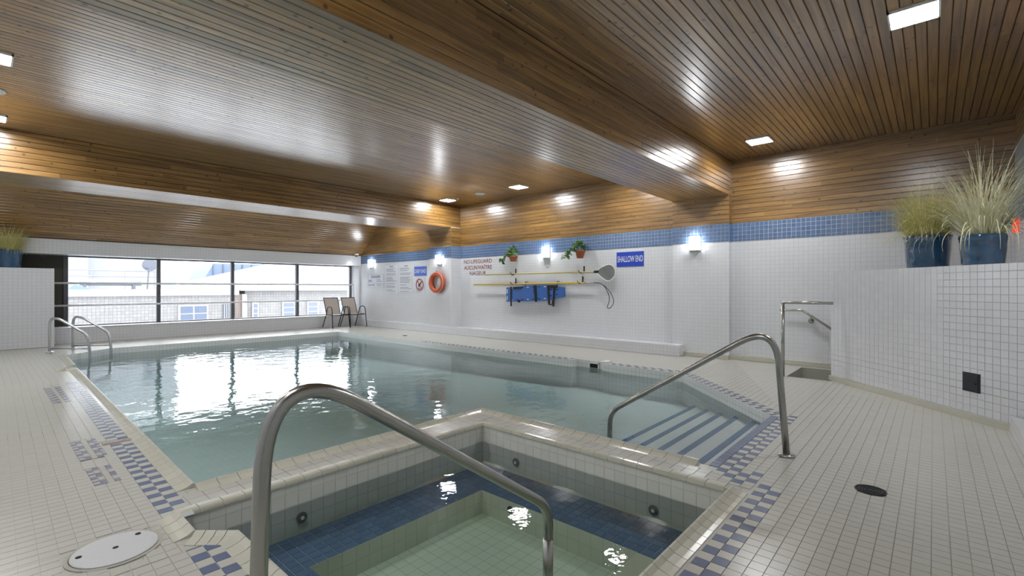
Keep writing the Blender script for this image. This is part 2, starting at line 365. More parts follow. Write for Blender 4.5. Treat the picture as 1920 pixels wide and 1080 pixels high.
for x0, x1, y0, y1 in MARK[:3]:
    tile_field(floor, (x0, y0, .0015), X3, Y3, Z3, [[(x0, y0, 0), (x1, y0, 0), (x1, y1, 0), (x0, y1, 0)]], lambda i, j, c: 'mosaic' if (i * 7 + j * 3 + i * j) % 5 < 3 else 'tile_white', size=.034, gap=.004, nobj=0, name='mosaic_tile')
tile_field(floor, (.66, 4.94, .0015), LU, LV, Z3, [[(.66, 4.94, 0), (.86, 4.94, 0), (.86, 5.01, 0), (.66, 5.01, 0)]], lambda i, j, c: 'mosaic_red', name='mosaic_tile')
BB = [(1.3, -.5, 0), (6.0, -.5, 0), (6.9, .83, 0), (1.3, .83, 0)]
def near_col(i, j, c):
    if (c.x - 3.66) ** 2 + (c.y - .29) ** 2 < .09 ** 2: return None
    if j in (-1, -2) and c.x < 3.3: return 'tile_blue' if (i + j) % 2 == 1 else 'tile_white'
    return 'tile_white'
tile_field(floor, (2.154, .829, 0), X3, Y3, Z3, [BB], near_col, nobj=130)
CC = [(3.19, .85, 0), (7.6, .85, 0), (7.6, 1.12, 0), (3.19, 1.12, 0)]
def stair_col(i, j, c):
    if j in (-1, -2) and 3.3 < c.x < 5.3 and not (j == -1 and c.x < 3.4): return 'tile_blue' if (i + j) % 2 == 0 else 'tile_white'
    if j in (-3, -4) and 3.22 < c.x < 3.5: return 'tile_blue' if (i + j) % 2 == 0 else 'tile_white'
    return 'tile_white'
tile_field(floor, (3.44, 1.12, 0), X3, Y3, Z3, [CC], stair_col, nobj=20)
tile_field(floor, (3.43, 1.12, .001), X3, Y3, Z3, [[(3.43, 1.12, .001), (5.17, 1.12, .001), (5.17, 1.19, .001), (3.43, 1.19, .001)]], lambda i, j, c: 'tile_blue', nobj=0, dep=.01)
du = Vector((1.67, 1.56, 0)).normalized(); dn = Vector((du.y, -du.x, 0)); P0 = Vector((5.16, 1.19, 0)) + dn * .02
q = lambda a, b: tuple(P0 + du * a + dn * b)
tile_field(floor, q(0, 0), du, dn, Z3, [[q(.05, 0), q(2.28, 0), q(2.28, .137), q(.05, .137)]], lambda i, j, c: 'tile_blue' if (i + j) % 2 == 0 else 'tile_white')
tile_field(floor, q(0, 0), X3, Y3, Z3, [[q(.0, .14), q(2.3, .14), (8.6, 2.72, 0), (8.6, 1.6, 0), (7.6, 1.13, 0), (5.4, 1.13, 0)]], lambda i, j, c: 'tile_white')
tile_field(floor, (6.9, 2.78, 0), X3, Y3, Z3, [[(6.9, 2.78, 0), (7.04, 2.78, 0), (7.04, 9.0, 0), (6.9, 9.0, 0)]], lambda i, j, c: None if 4.0 < c.y < 4.8 else ('tile_blue' if (i + j) % 2 == 0 else 'tile_white'))
# tops of the walls around the spa
tile_field(floor, (.82, 3.195, 0), X3, Y3, Z3, [[(.82, 3.195, 0), (3.36, 3.195, 0), (3.36, 3.385, 0), (.82, 3.385, 0)]], lambda i, j, c: 'tile_white', size=.0955)
tile_field(floor, (3.185, 1.13, 0), X3, Y3, Z3, [[(3.185, 1.13, 0), (3.345, 1.13, 0), (3.345, 3.19, 0), (3.185, 3.19, 0)]], lambda i, j, c: 'tile_white', size=.08)
def walls_of(lp, z0, z1, mats):
    out = {}
    for k in range(len(lp)):
        a, b = lp[k], lp[(k + 1) % len(lp)]
        dx, dy = abs(a[0] - b[0]), abs(a[1] - b[1]); key = mats[0] if dx < .2 * dy else mats[1] if dy < .2 * dx else mats[2]
        out.setdefault(key, MB()).face(((a[0], a[1], z0), (b[0], b[1], z0), (b[0], b[1], z1), (a[0], a[1], z1)))
    return out
pool = struct(thing('pool_basin', (4, 8, -.01), 'large white-tiled swimming pool basin', None))
for k, mb in walls_of(POOL, -1.3, -.004, ('pool_tile_x', 'pool_tile_y', 'pool_tile_d')).items(): child(mb, 'basin_wall', k, pool)
mb = MB(); mb.face(((.8, 2.75, -.44), (7.1, 2.75, -.44), (7.1, 12.9, -.64), (.8, 12.9, -.64))); child(mb, 'basin_floor', 'pool_floor', pool)
STEP = [(1.25, 1.42, -.145), (1.42, 1.68, -.2), (1.68, 1.93, -.255), (1.93, 2.18, -.305), (2.18, 2.46, -.36), (2.46, 2.76, -.44)]
for k, (y0, y1, z) in enumerate(STEP):
    mb = MB(); mb.box(3.42, 7.0, y0, y1, -1., z); child(mb, 'step', 'pool_floor', pool)
    if k < 5:
        mb = MB(); mb.box(3.425, 5.16 + (y1 - 1.19) * 1.07 + .02, y1 - .062, y1 + .002, z - .05, z + .002); child(mb, 'step_nosing', 'stile_blue', pool)
mb = MB(); mb.box(3.42, 5.4, 1.185, 1.255, -.5, -.125); child(mb, 'step', 'pool_floor', pool)
spa = struct(thing('spa_basin', (2, 2, -.01), 'small square hot tub basin with blue-tiled seat ledge', None))
for k, mb in walls_of(SPA, -.6, -.004, ('grout_spa', 'grout_spa', 'grout_spa')).items(): child(mb, 'basin_wall', k, spa)
PIT = (1.28, 2.69, 1.36, 2.71); ZB, ZF = -.37, -.555
mb = MB()
for x0, x1, y0, y1 in ((.7, 3.12, PIT[3], 3.13), (.7, 3.12, .93, PIT[2]), (.7, PIT[0], PIT[2], PIT[3]), (PIT[1], 3.12, PIT[2], PIT[3])): mb.box(x0, x1, y0, y1, -.7, ZB - .004)
child(mb, 'seat_ledge', 'grout_spa', spa)
mb = MB(); mb.face(((1.2, 1.2, ZF), (2.8, 1.2, ZF), (2.8, 2.8, ZF), (1.2, 2.8, ZF))); child(mb, 'basin_floor', 'spa_floor', spa)
def local(root): return root.location
def sfield(*a, **k):
    n0 = set(bpy.data.objects); tile_field(*a, **k)
    for o in set(bpy.data.objects) - n0: o.matrix_parent_inverse = Matrix.Translation(-a[0].location)
rc = lambda x0, x1, y0, y1, z: [(x0, y0, z), (x1, y0, z), (x1, y1, z), (x0, y1, z)]
sfield(spa, (3.11, 3.12, ZB), (-1, 0, 0), (0, -1, 0), Z3, [rc(.74, 3.11, 2.71, 3.12, ZB), rc(2.69, 3.11, .95, 2.71, ZB), rc(.88, 1.28, 1.36, 2.71, ZB)], lambda i, j, c: 'stile_blue', nobj=300, name='seat_tile')
sfield(spa, (3.11, 3.119, .0), (-1, 0, 0), (0, 0, -1), (0, -1, 0), [[(.74, 3.119, -.01), (3.11, 3.119, -.01), (3.11, 3.119, -.37), (.74, 3.119, -.37)]], lambda i, j, c: 'stile', size=.0855, nobj=140, name='wall_tile')
sfield(spa, (3.109, 3.12, .0), (0, -1, 0), (0, 0, -1), (-1, 0, 0), [[(3.109, .95, -.01), (3.109, 3.12, -.01), (3.109, 3.12, -.37), (3.109, .95, -.37)]], lambda i, j, c: 'stile', size=.0855, nobj=140, name='wall_tile')
sfield(spa, (2.69, 2.709, ZB), (-1, 0, 0), (0, 0, -1), (0, -1, 0), [[(1.28, 2.709, ZB), (2.69, 2.709, ZB), (2.69, 2.709, ZF), (1.28, 2.709, ZF)]], lambda i, j, c: 'stile', size=.0925, nobj=0, name='wall_tile')
sfield(spa, (2.689, 2.71, ZB), (0, -1, 0), (0, 0, -1), (-1, 0, 0), [[(2.689, 1.36, ZB), (2.689, 2.71, ZB), (2.689, 2.71, ZF), (2.689, 1.36, ZF)]], lambda i, j, c: 'stile', size=.0925, nobj=0, name='wall_tile')
# copings
def coping(parent, a, b, inward, prof, ln=.118, m='coping_tile'):
    a, b = Vector((a[0], a[1], 0)), Vector((b[0], b[1], 0)); d = b - a; n = max(1, round(d.length / ln)); step = d.length / n
    k = ('c', tuple(prof))
    if k not in PM:
        mb = MB(); mb.prism([(0, y, z) for y, z in prof], (1, 0, 0)); PM[k] = mb.mesh('coping_piece', m)
    u = d.normalized()
    for i in range(n): put('coping_piece', PM[k], parent, frame(a + u * (i * step + .002), u, inward, Z3, step - .004))
COVE = ((-.095, -.02), (-.095, .0), (-.07, .003), (-.035, .012), (-.012, .026), (-.002, .026), (.003, .016), (.003, -.10))
BULL = ((-.075, -.02), (-.075, .001), (-.03, .004), (-.008, .001), (.004, -.009), (.008, -.022), (.006, -.035), (0, -.035))
lu = Vector(LU).normalized()
coping(floor, (.905, 3.47), (1.02, 9.85), lu, COVE); coping(floor, (1.047, 10.28), (1.08, 12.08), lu, COVE)
coping(floor, (1.02, 9.85), (.885, 9.85), (0, 1, 0), COVE); coping(floor, (.885, 9.85), (.89, 10.28), (1, 0, 0), COVE)
coping(floor, (.905, 3.47), (3.43, 3.47), (0, 1, 0), COVE); coping(floor, (3.43, 1.25), (3.43, 3.47), (1, 0, 0), COVE)
coping(floor, (.735, 2.79), (.735, 3.12), (1, 0, 0), COVE, .11); coping(floor, (.735, 2.79), (.88, 2.63), Vector((.74, .67, 0)).normalized(), COVE, .055)
coping(floor, (.88, .94), (.88, 2.63), (1, 0, 0), COVE, .1); coping(floor, (.88, .94), (3.11, .94), (0, 1, 0), COVE, .085)
coping(floor, (.72, 3.12), (3.12, 3.12), (0, -1, 0), BULL); coping(floor, (3.11, .98), (3.11, 3.12), (-1, 0, 0), BULL)
# water bodies (closed volumes whose sides are buried in the basin walls)
def water_body(name, lp, z, zb, m, label):
    c = (sum(p[0] for p in lp) / len(lp), sum(p[1] for p in lp) / len(lp)); n = len(lp); mb = MB()
    pts = []
    for k in range(n):                                  # outset each corner by 15 mm
        a, p, b = Vector(lp[k - 1]), Vector(lp[k]), Vector(lp[(k + 1) % n]); e1 = (p - a).normalized(); e2 = (b - p).normalized()
        n1, n2 = Vector((e1.y, -e1.x)), Vector((e2.y, -e2.x)); o = p + (n1 + n2).normalized() * .015 * SGN; pts.append(o)
    top = [(p.x, p.y, z) for p in pts]; bot = [(p.x, p.y, zb) for p in pts]
    for lv in (top, bot):
        tr = tessellate_polygon([[Vector(p) for p in lv]]); i = len(mb.v); mb.v += lv; mb.f += [tuple(i + a for a in t) for t in tr]
    for k in range(n): a = (k + 1) % n; mb.f.append((k, a, n + a, n + k))
    me = mb.mesh(name, m); bm = bmesh.new(); bm.from_mesh(me); bmesh.ops.recalc_face_normals(bm, faces=bm.faces); bm.to_mesh(me); bm.free()
    return tag(put(name, me), label, 'water')
area = sum(POOL[k][0] * POOL[(k + 1) % len(POOL)][1] - POOL[(k + 1) % len(POOL)][0] * POOL[k][1] for k in range(len(POOL))); SGN = 1 if area > 0 else -1
water_body('pool_water', POOL, -.122, -1.35, 'pool_water', 'clear teal water filling the large swimming pool')
area = sum(SPA[k][0] * SPA[(k + 1) % len(SPA)][1] - SPA[(k + 1) % len(SPA)][0] * SPA[k][1] for k in range(len(SPA))); SGN = 1 if area > 0 else -1
water_body('spa_water', SPA, -.174, -.65, 'spa_water', 'greenish still water filling the small hot tub')
# stairwell
well = struct(thing('stairwell', (8.1, 1., -.01), 'sunken stair opening in the deck behind the partition', None))
mb = MB()
for k in range(4): a, b = WELL[k], WELL[(k + 1) % 4]; mb.face(((a[0], a[1], -.004), (b[0], b[1], -.004), (b[0], b[1], -1.6), (a[0], a[1], -1.6)))
child(mb, 'well_lining', 'stair_grey', well)
for k in range(5): mb = MB(); mb.box(7.63, 8.66, 1.26 - .26 * (k + 1), 1.26 - .26 * k, -1.6, -.2 - .2 * k); child(mb, 'step', 'stair_grey', well)
mb = MB(); mb.box(7.63, 8.66, 1.26, 1.56, -1.6, -.2); child(mb, 'step', 'stair_grey', well)

# ------------------------------------------------------------------ setting: walls
BZ0, BZ1, ZBM, ZC = 2.07, 2.385, 2.885, 3.5
mb = MB(); mb.box(8.87, 9.2, 3.7, 9.78, 0, ZC + .1); mb.box(8.88, 9.2, YB, 2.68, 0, ZC + .1); mb.box(8.6, 9.2, 10.7, 15.1, 0, ZC + .1)
wall_r = struct(mb.build('wall_right', 'wall_tile_x'), 'long white-tiled wall with blue tile band and wood boards above')
mb = MB(); mb.box(8.76, 9.0, 2.68, 3.7, 0, ZBM + .02); pil2 = struct(mb.build('wall_pillar_near', 'wall_tile_x'), 'shallow tiled pillar under the nearer wooden beam')
mb = MB(); mb.box(8.52, 9.0, 9.76, 10.72, 0, ZBM + .02); pil1 = struct(mb.build('wall_pillar_far', 'wall_tile_x'), 'deep tiled pillar under the farther wooden beam')
def band(parent, X, y0, y1, nobj, z0=BZ0, z1=BZ1):
    b = MB(); b.box(X - .004, X + .02, y0, y1, z0, z1); b.build('grout_bed', 'grout_blue', parent)
    tile_field(parent, (X - .007, y0, z1), (0, 1, 0), (0, 0, -1), (-1, 0, 0), [[(X - .007, y0, z0), (X - .007, y1, z0), (X - .007, y1, z1), (X - .007, y0, z1)]], lambda i, j, c: 'wtile_blue', nobj=nobj, name='band_tile', gap=.006)
band(wall_r, 8.88, YB + .01, 2.68, 170); band(wall_r, 8.87, 3.7, 9.76, 125); band(pil2, 8.76, 2.68, 3.7, 70); band(pil1, 8.52, 9.76, 10.72, 0); band(wall_r, 8.6, 10.73, 14.45, 0, 2.05, 2.33)
b = MB(); b.box(8.77, 8.88, 2.672, 2.68, BZ0, BZ1); b.build('band_return', 'wtile_blue', pil2)
b = MB(); b.box(8.749, 8.87, 2.668, 2.68, BZ1, ZBM); b.build('wood_return', 'wood_x', pil2)
b = MB(); b.box(8.53, 8.87, 9.752, 9.76, BZ0, BZ1); b.build('band_return', 'band_tex_y', pil1)
plank_field(wall_r, (8.868, YB, BZ1 + .005), Y3, Z3, (-1, 0, 0), 3.48, ZC - BZ1 - .005, 'wood_y'); plank_field(wall_r, (8.858, 3.7, BZ1 + .005), Y3, Z3, (-1, 0, 0), 6.08, ZC - BZ1 - .005, 'wood_y')
plank_field(pil2, (8.748, 2.68, BZ1 + .005), Y3, Z3, (-1, 0, 0), 1.02, ZBM - BZ1, 'wood_y'); plank_field(pil1, (8.508, 9.76, BZ1 + .005), Y3, Z3, (-1, 0, 0), .96, ZBM - BZ1, 'wood_y')
plank_field(wall_r, (8.588, 10.72, 2.335), Y3, Z3, (-1, 0, 0), 3.73, 1.16, 'wood_y')
plank_field(pil1, (8.51, 9.75, BZ1 + .005), X3, Z3, (0, -1, 0), .36, ZBM - BZ1, 'wood_x')
b = MB(); b.box(8.8, 8.885, YB, 2.68, 0, .07); b.box(8.7, 8.77, 2.68, 3.47, 0, .07); struct(b.build('baseboard_right', 'coping_tile'), 'low tiled cove base along the right wall')
b = MB(); b.prism([(8.5, 3.47, 0), (8.868, 3.47, 0), (8.868, 9.755, 0), (8.518, 9.755, 0), (8.518, 10.73, 0), (8.598, 10.73, 0), (8.598, 14.44, 0), (8.5, 14.44, 0)], (0, 0, .198))
tag(b.build('tiled_ledge', 'wall_tile_x'), 'low white-tiled bench ledge along the long wall', 'ledge')
# back wall (beside the camera), left wall
b = MB(); b.box(XL - .3, 9.2, YB - .3, YB, -.1, ZC + .1); wall_b = struct(b.build('wall_back', 'wall_tile_y'), 'tiled end wall with grey panel and blue band')
b = MB(); b.box(5.0, 8.87, YB, YB + .012, BZ0, BZ1); b.build('tile_band', 'band_tex_y', wall_b)
b = MB(); b.box(5.0, 8.87, YB, YB + .015, BZ1, 3.04); b.build('grey_panel', 'grey_panel', wall_b)
plank_field(wall_b, (5.0, YB + .012, 3.045), X3, Z3, Y3, 3.87, ZC - 3.045, 'wood_x')
b = MB(); b.box(XL - .3, XL, YB, 15.1, -.1, ZC + .1); struct(b.build('wall_left', 'wall_tile_x'), 'tiled side wall')
# stair partition (diagonal, half height)
PD = Vector(DG); PN = Vector((.665, -.747, 0)); PA = Vector((7.767, 1.05, 0)); LP = 2.75
part = MB(); pts = [PA + PN * .005, PA + PD * LP + PN * .005, PA + PD * LP + PN * .55, PA + PN * .55]
part.prism([(p.x, p.y, -.3) for p in pts], (0, 0, 1.3 + .468)); part = struct(part.build('wall_partition', 'wall_tile_d'), 'diagonal half-height white-tiled partition carrying two planters')
q = lambda a, z: tuple(PA + PD * a + Vector((0, 0, z)))
tile_field(part, q(0, 1.472), PD, (0, 0, -1), -PN, [[q(0, .06), q(LP, .06), q(LP, 1.472), q(0, 1.472)]], lambda i, j, c: 'wtile', size=.0705, gap=.0032, nobj=300)
b = MB(); pts = [PA - PN * .03, PA + PD * 2.6 - PN * .03, PA + PD * 2.6 + PN * .01, PA + PN * .01]; b.prism([(p.x, p.y, -.003) for p in pts], (0, 0, .06)); b.build('cove_base', 'coping_tile', part)
b = MB(); b.prism([(1.0, YB + .002, 0), (5.65, YB + .002, 0), (5.985, -.5, 0), (1.0, -.5, 0)], (0, 0, .138)); tag(b.build('tiled_bench', 'wall_tile_y'), 'low tiled ledge at the foot of the end wall', 'ledge')
# far left half wall, window wall
b = MB(); b.box(XL, 1.09, 14.0, 14.55, 0, 1.665); struct(b.build('wall_partition_far', 'wall_tile_y'), 'half-height white-tiled wall beside the window, carrying a planter')
YW = 15.05
b = MB(); b.box(1.0, 8.62, YF, YW + .2, -.1, .345); b.box(XL, 9.2, 14.45, YW + .2, 2.0, 2.335); b.box(XL, 9.2, 14.8, YW + .2, 2.3, ZC + .1); b.box(8.56, 8.7, YF - .1, YW + .2, .3, 2.02)
wall_f = struct(b.build('wall_far', 'wall_tile_y'), 'window wall with tiled sill and header')
b = MB(); b.box(XL, 1.33, YW - .03, YW + .1, -.1, 2.02); b.build('dark_panel', 'dark_panel', wall_f)
b = MB(); b.box(1.0, 8.58, YF - .02, YW, .345, .36); b.build('window_sill', 'white_paint', wall_f)
b = MB(); b.box(.3, 8.6, 14.43, 14.45, 2.33, 2.35); b.build('shadow_gap', 'groove', wall_f)
XM = [1.36, 3.12, 4.86, 6.71, 8.54]
for k in range(4):
    root = struct(thing('window_%d' % (k + 1), (XM[k], YW, .36), 'wide fixed pane in dark frame, bay %s of the long window' % ('one', 'two', 'three', 'four')[k], None))
    x0, x1 = XM[k], XM[k + 1]; b = MB(); b.box(x0 - .04, x0 + .04, YW - .05, YW + .05, .36, 2.0)
    if k == 3: b.box(x1 - .03, x1 + .03, YW - .05, YW + .05, .36, 2.0)
    child(b, 'mullion', 'mullion', root); b = MB(); b.box(x0 + .04, x1 - .03, YW - .04, YW + .04, .36, .385); b.box(x0 + .04, x1 - .03, YW - .04, YW + .04, 1.97, 2.0); child(b, 'frame', 'mullion', root)
    b = MB(); b.box(x0 + .04, x1 - .035, YW - .004, YW + .004, .385, 1.97); child(b, 'pane', 'glass', root)
gr = thing('window_guard_rail', (8.47, 14.72, .35), 'two-bar white steel guard rail in front of the long window', 'rail')
for z in (1.36, .85): b = MB(); b.tube([(1.09, 14.72, z), (8.47, 14.72, z)], .022, 10); child(b, 'bar', 'white_paint', gr, True)
b = MB(); b.box(8.45, 8.49, 14.7, 14.74, .345, 1.385); child(b, 'post', 'white_paint', gr)

# ------------------------------------------------------------------ setting: ceiling and beams
def ceil_part(name, boxes, label):
    b = MB()
    for bx in boxes: b.box(*bx)
    return struct(b.build(name, 'groove'), label)
c1 = ceil_part('ceiling', [(XL - .3, 9.2, YB - .3, 2.7, ZC + .012, ZC + .2)], 'varnished board ceiling of the bay by the hot tub')
plank_field(c1, (XL, 2.68, ZC), X3, (0, -1, 0), (0, 0, -1), 9.78, 3.48, 'wood_x')
c2 = ceil_part('ceiling_middle', [(XL - .3, 9.2, 3.6, 9.8, ZC + .012, ZC + .2)], 'glossy board ceiling above the pool between the two beams')
plank_field(c2, (XL, 9.78, ZC), X3, (0, -1, 0), (0, 0, -1), 9.78, 6.08, 'wood_x')
b = MB(); SL = Vector((0, -1.18, .99)).normalized()
b.prism([(XL - .3, 14.46, 2.335), (XL - .3, 14.46 + SL.y * 1.9, 2.335 + SL.z * 1.9), (XL - .3, 14.5 + SL.y * 1.9, 2.6 + SL.z * 1.9), (XL - .3, 14.8, 2.6)], (10.1, 0, 0)); b.box(XL - .3, 9.2, 10.6, 13.4, ZC + .012, ZC + .2)
c3 = struct(b.build('ceiling_far', 'groove'), 'sloping board ceiling falling to the window header')
NS = Vector((0, -SL.z, SL.y))
plank_field(c3, Vector((XL, 14.45, 2.345)) + NS * .012, X3, SL, NS, 9.6, 1.55, 'wood_x')
for nm, y0, y1, lb, ends in (('trim_1', 2.68, 3.70, 'deep board-clad beam over the hot tub end of the pool', 0), ('trim_2', 9.78, 10.95, 'board-clad beam in front of the sloping ceiling', 0)):
    bm_ = ceil_part(nm, [(XL - .3, 9.0, y0 + .012, y1 - .012, ZBM + .012, ZC + .1)], lb)
    plank_field(bm_, (XL, y0, ZBM), X3, Z3, (0, -1, 0), 9.78, ZC - ZBM, 'wood_x'); plank_field(bm_, (XL, y0, ZBM), X3, Y3, (0, 0, -1), 9.78, y1 - y0, 'wood_x')
    b = MB(); b.box(XL, 8.88, y1 - .012, y1, ZBM, ZC); b.build('rear_face', 'wood_x', bm_)

# ------------------------------------------------------------------ lamps
PL = {(5.1, .12): 'square ceiling light panel above the stair partition', (7.9, 1.98): 'square ceiling light panel in the board-clad corner by the stairwell',
      (.1, 1.9): 'added out-of-view fill light panel over the deck lid', (4.0, 11.7): 'added unseen fill light panel behind the far beam above open water', (7.97, 4.48): 'square ceiling light panel tucked behind the beam over the hot tub', (7.97, 6.88): 'square ceiling light panel above the wall-hung rescue poles', (7.97, 9.27): 'square ceiling light panel beside the sprinkler head', (7.97, 11.7): 'square ceiling light panel behind the far beam above the rules posters',  # deck lid, open water and poster panels are unseen, added to brighten the room
      (.07, 4.48): 'added out-of-view fill light panel over the blue depth mosaics', (.07, 6.8): 'square ceiling light panel on the deck side of mid pool', (.1, 9.22): 'square ceiling light panel on the deck side beside the far beam', (.1, 11.7): 'added unseen fill light panel behind the far beam above the pool ladder'}  # mosaic and ladder panels are unseen fill lights, added for room brightness
for (x, y), lb in PL.items():
    r = thing('ceiling_light', (x, y, ZC), lb, 'ceiling light', 'recessed square ceiling lights')
    b = MB(); h = .165; b.box(x - h, x + h, y - h, y - h + .014, ZC - .02, ZC + .01); b.box(x - h, x + h, y + h - .014, y + h, ZC - .02, ZC + .01); b.box(x - h, x - h + .014, y - h, y + h, ZC - .02, ZC + .01); b.box(x + h - .014, x + h, y - h, y + h, ZC - .02, ZC + .01); child(b, 'frame', 'white_paint', r)
    h = .151; b = MB(); b.box(x - h, x + h, y - h, y + h, ZC - .014, ZC - .002); child(b, 'diffuser', 'panel_light', r)
for (x, y), lb in {(7.955, 8.08): 'round white ceiling speaker between two light panels', (.1, 7.98): 'round white ceiling speaker over the left deck'}.items():
    r = thing('ceiling_speaker', (x, y, ZC), lb, 'speaker'); b = MB(); b.lathe([(.0, ZC), (.125, ZC), (.125, ZC - .012), (.112, ZC - .016)], (x, y, 0)); child(b, 'rim', 'white_plastic', r, True)
    b = MB(); b.lathe([(.108, ZC - .014), (.10, ZC - .02), (.0, ZC - .022)], (x, y, 0)); child(b, 'grille', 'sign_white', r, True)
r = thing('sprinkler_head', (8.01, 8.93, ZC), 'small chrome sprinkler head on the board ceiling', 'sprinkler'); b = MB(); b.lathe([(.035, ZC), (.03, ZC - .012), (.012, ZC - .015), (.01, ZC - .045)], (8.01, 8.93, 0), 14); child(b, 'body', 'steel_bright', r, True); b = MB(); b.lathe([(.01, ZC - .045), (.022, ZC - .05), (.0, ZC - .054)], (8.01, 8.93, 0), 14); child(b, 'deflector', 'steel_bright', r, True)
for X, y, z, lb in ((8.76, 3.27, 2.065, 'lit box sconce on the near pillar'), (8.87, 6.78, 2.085, 'lit box sconce between the two hanging plants'), (8.52, 10.24, 2.03, 'lit box sconce above the orange life ring'), (8.6, 13.78, 2.05, 'lit box sconce above the danger sign')):
    r = thing('wall_sconce', (X, y, z), lb, 'wall lamp', 'white box wall lamps'); b = MB(); b.box(X - .02, X, y - .1, y + .1, z - .14, z + .14); child(b, 'back_plate', 'grey_panel', r)
    b = MB(); b.box(X - .09, X - .02, y - .085, y + .085, z - .115, z + .125); child(b, 'diffuser', 'sconce_light', r); b = MB(); b.box(X - .094, X - .02, y - .09, y + .09, z - .135, z - .117); child(b, 'lower_trim', 'white_paint', r)

# ------------------------------------------------------------------ rails
def flange(b, x, y, z=0., r=.05): b.lathe([(r, z), (r, z + .012), (r * .75, z + .018), (.03, z + .02)], (x, y, 0), 24)
r = thing('spa_handrail', (.53, 1.46, 0), 'large curved steel handrail stepping down into the hot tub', 'handrail')
b = MB(); b.tube(fillet([(.528, 1.46, 0), (.561, 1.46, 1.06), (1.925, 1.46, .142), (1.92, 1.46, -.36)], [.37, .11], 14), .024, 16); child(b, 'pipe', 'steel', r, True)
b = MB(); flange(b, .528, 1.46); child(b, 'flange', 'steel', r, True); b = MB(); b.tube([(1.92, 1.46, -.02), (1.92, 1.46, -.36)], .0265, 16); child(b, 'sleeve', 'steel', r, True)
r = thing('pool_handrail', (4, .817, 0), 'curved steel handrail beside the shallow end steps', 'handrail')
b = MB(); b.tube(fillet([(4, .817, 0), (4, .891, .985), (4, 2.303, .074), (4, 2.31, -.38)], [.31, .12], 14), .024, 16); child(b, 'pipe', 'steel', r, True)
b = MB(); flange(b, 4, .817, 0, .058); child(b, 'flange', 'steel', r, True)
r = thing('pool_ladder', (1.1, 12.9, 0), 'two-rail steel pool ladder at the chamfered far corner', 'ladder')
d = Vector((.7071, -.7071, 0))
for k, p in enumerate((Vector((.93, 12.78, 0)), Vector((1.30, 13.15, 0)))):
    P = lambda s, z: p + d * s + Vector((0, 0, z)); b = MB()
    b.tube(fillet([P(0, 0), P(.0, .66), P(.16, .66), P(.70, .34), P(.74, .0), P(.74, -.7)], [.16, .1, .12, .03]), .024, 14); child(b, 'rail', 'steel_bright', r, True)
    b = MB(); b.tube([P(.0, .075), P(.74, .075)], .015, 10); child(b, 'crossbar', 'steel_bright', r, True)
    b = MB(); b.lathe([(.06, 0), (.06, .012), (.03, .02)], tuple(p), 20); child(b, 'flange', 'steel_bright', r, True)
for z in (-.25, -.5): b = MB(); b.box(-.26, .26, -.04, .04, 0, .02); o = b.build('tread', 'white_plastic', r); o.matrix_basis = Matrix.Translation(Vector((.93 + .185, 12.965, z)) + d * .74 - r.location) @ Matrix.Rotation(math.radians(45), 4, 'Z')
r = thing('stair_guard_rail', (7.6, 1.6, 0), 'square-cornered steel guard rail at the stairwell edge', 'rail')
b = MB(); b.tube([(7.6, 1.6, 0), (7.6, 1.6, 1.045)], .023, 14); child(b, 'post', 'steel', r, True); b = MB(); b.tube([(7.6, 1.622, 1.045), (7.6, 1.0, 1.045)], .021, 14); child(b, 'top_rail', 'steel', r, True)
r = thing('wall_handrail', (8.88, 1.5, .88), 'sloping steel handrail fixed to the wall above the stairwell', 'handrail')
b = MB(); b.tube(fillet([(8.8, 1.89, .885), (8.8, 1.58, .895), (8.8, .6, .2)], .04), .019, 12); child(b, 'pipe', 'steel', r, True)
b = MB(); b.lathe([(.0, 8.84), (.04, 8.845), (.04, 8.86), (.03, 8.88)], (0, 1.46, .725), 18, 'X'); b.tube([(8.85, 1.46, .725), (8.8, 1.46, .80)], .009, 8); child(b, 'bracket', 'steel', r, True)

# ------------------------------------------------------------------ deck fittings
r = thing('deck_lid', (MANH[0], MANH[1], 0), 'round grey plastic access lid set in the left deck', 'access lid')
b = MB(); b.lathe([(.185, -.003), (.185, .001), (.168, .001), (.168, -.003)], MANH[:2] + (0,), 40); child(b, 'rim', 'grout', r)
b = MB(); b.lathe([(.165, -.002), (.165, .004), (.16, .006), (.0, .007)], MANH[:2] + (0,), 40); child(b, 'lid', 'lid_grey', r)
for dx, dy in ((0, 0), (-.13, .02), (.1, .08)): b = MB(); b.lathe([(.012, .005), (.012, .0085), (0, .0085)], (MANH[0] + dx, MANH[1] + dy, 0), 12); child(b, 'screw_hole', 'hole', r)
def drain(x, y, R, lb):
    r = thing('floor_drain', (x, y, 0), lb, 'drain'); b = MB(); b.lathe([(R, -.003), (R, .002), (0, .002)], (x, y, 0), 28); child(b, 'bowl', 'hole', r)
    for k, rr in enumerate((1., .78, .56, .34)):
        b = MB(); b.tube([(x + R * rr * math.cos(a * .2618), y + R * rr * math.sin(a * .2618), .003) for a in range(24)], R * .05, 6, True); child(b, 'grate_ring', 'dark_metal', r, True)
    b = MB(); b.lathe([(R * .16, .002), (R * .16, .006), (0, .006)], (x, y, 0), 14); child(b, 'grate_hub', 'dark_metal', r)
drain(3.66, .29, .078, 'round dark slotted floor drain in the near deck'); drain(7.47, 10.4, .06, 'tiny floor drain beside the far pool edge')
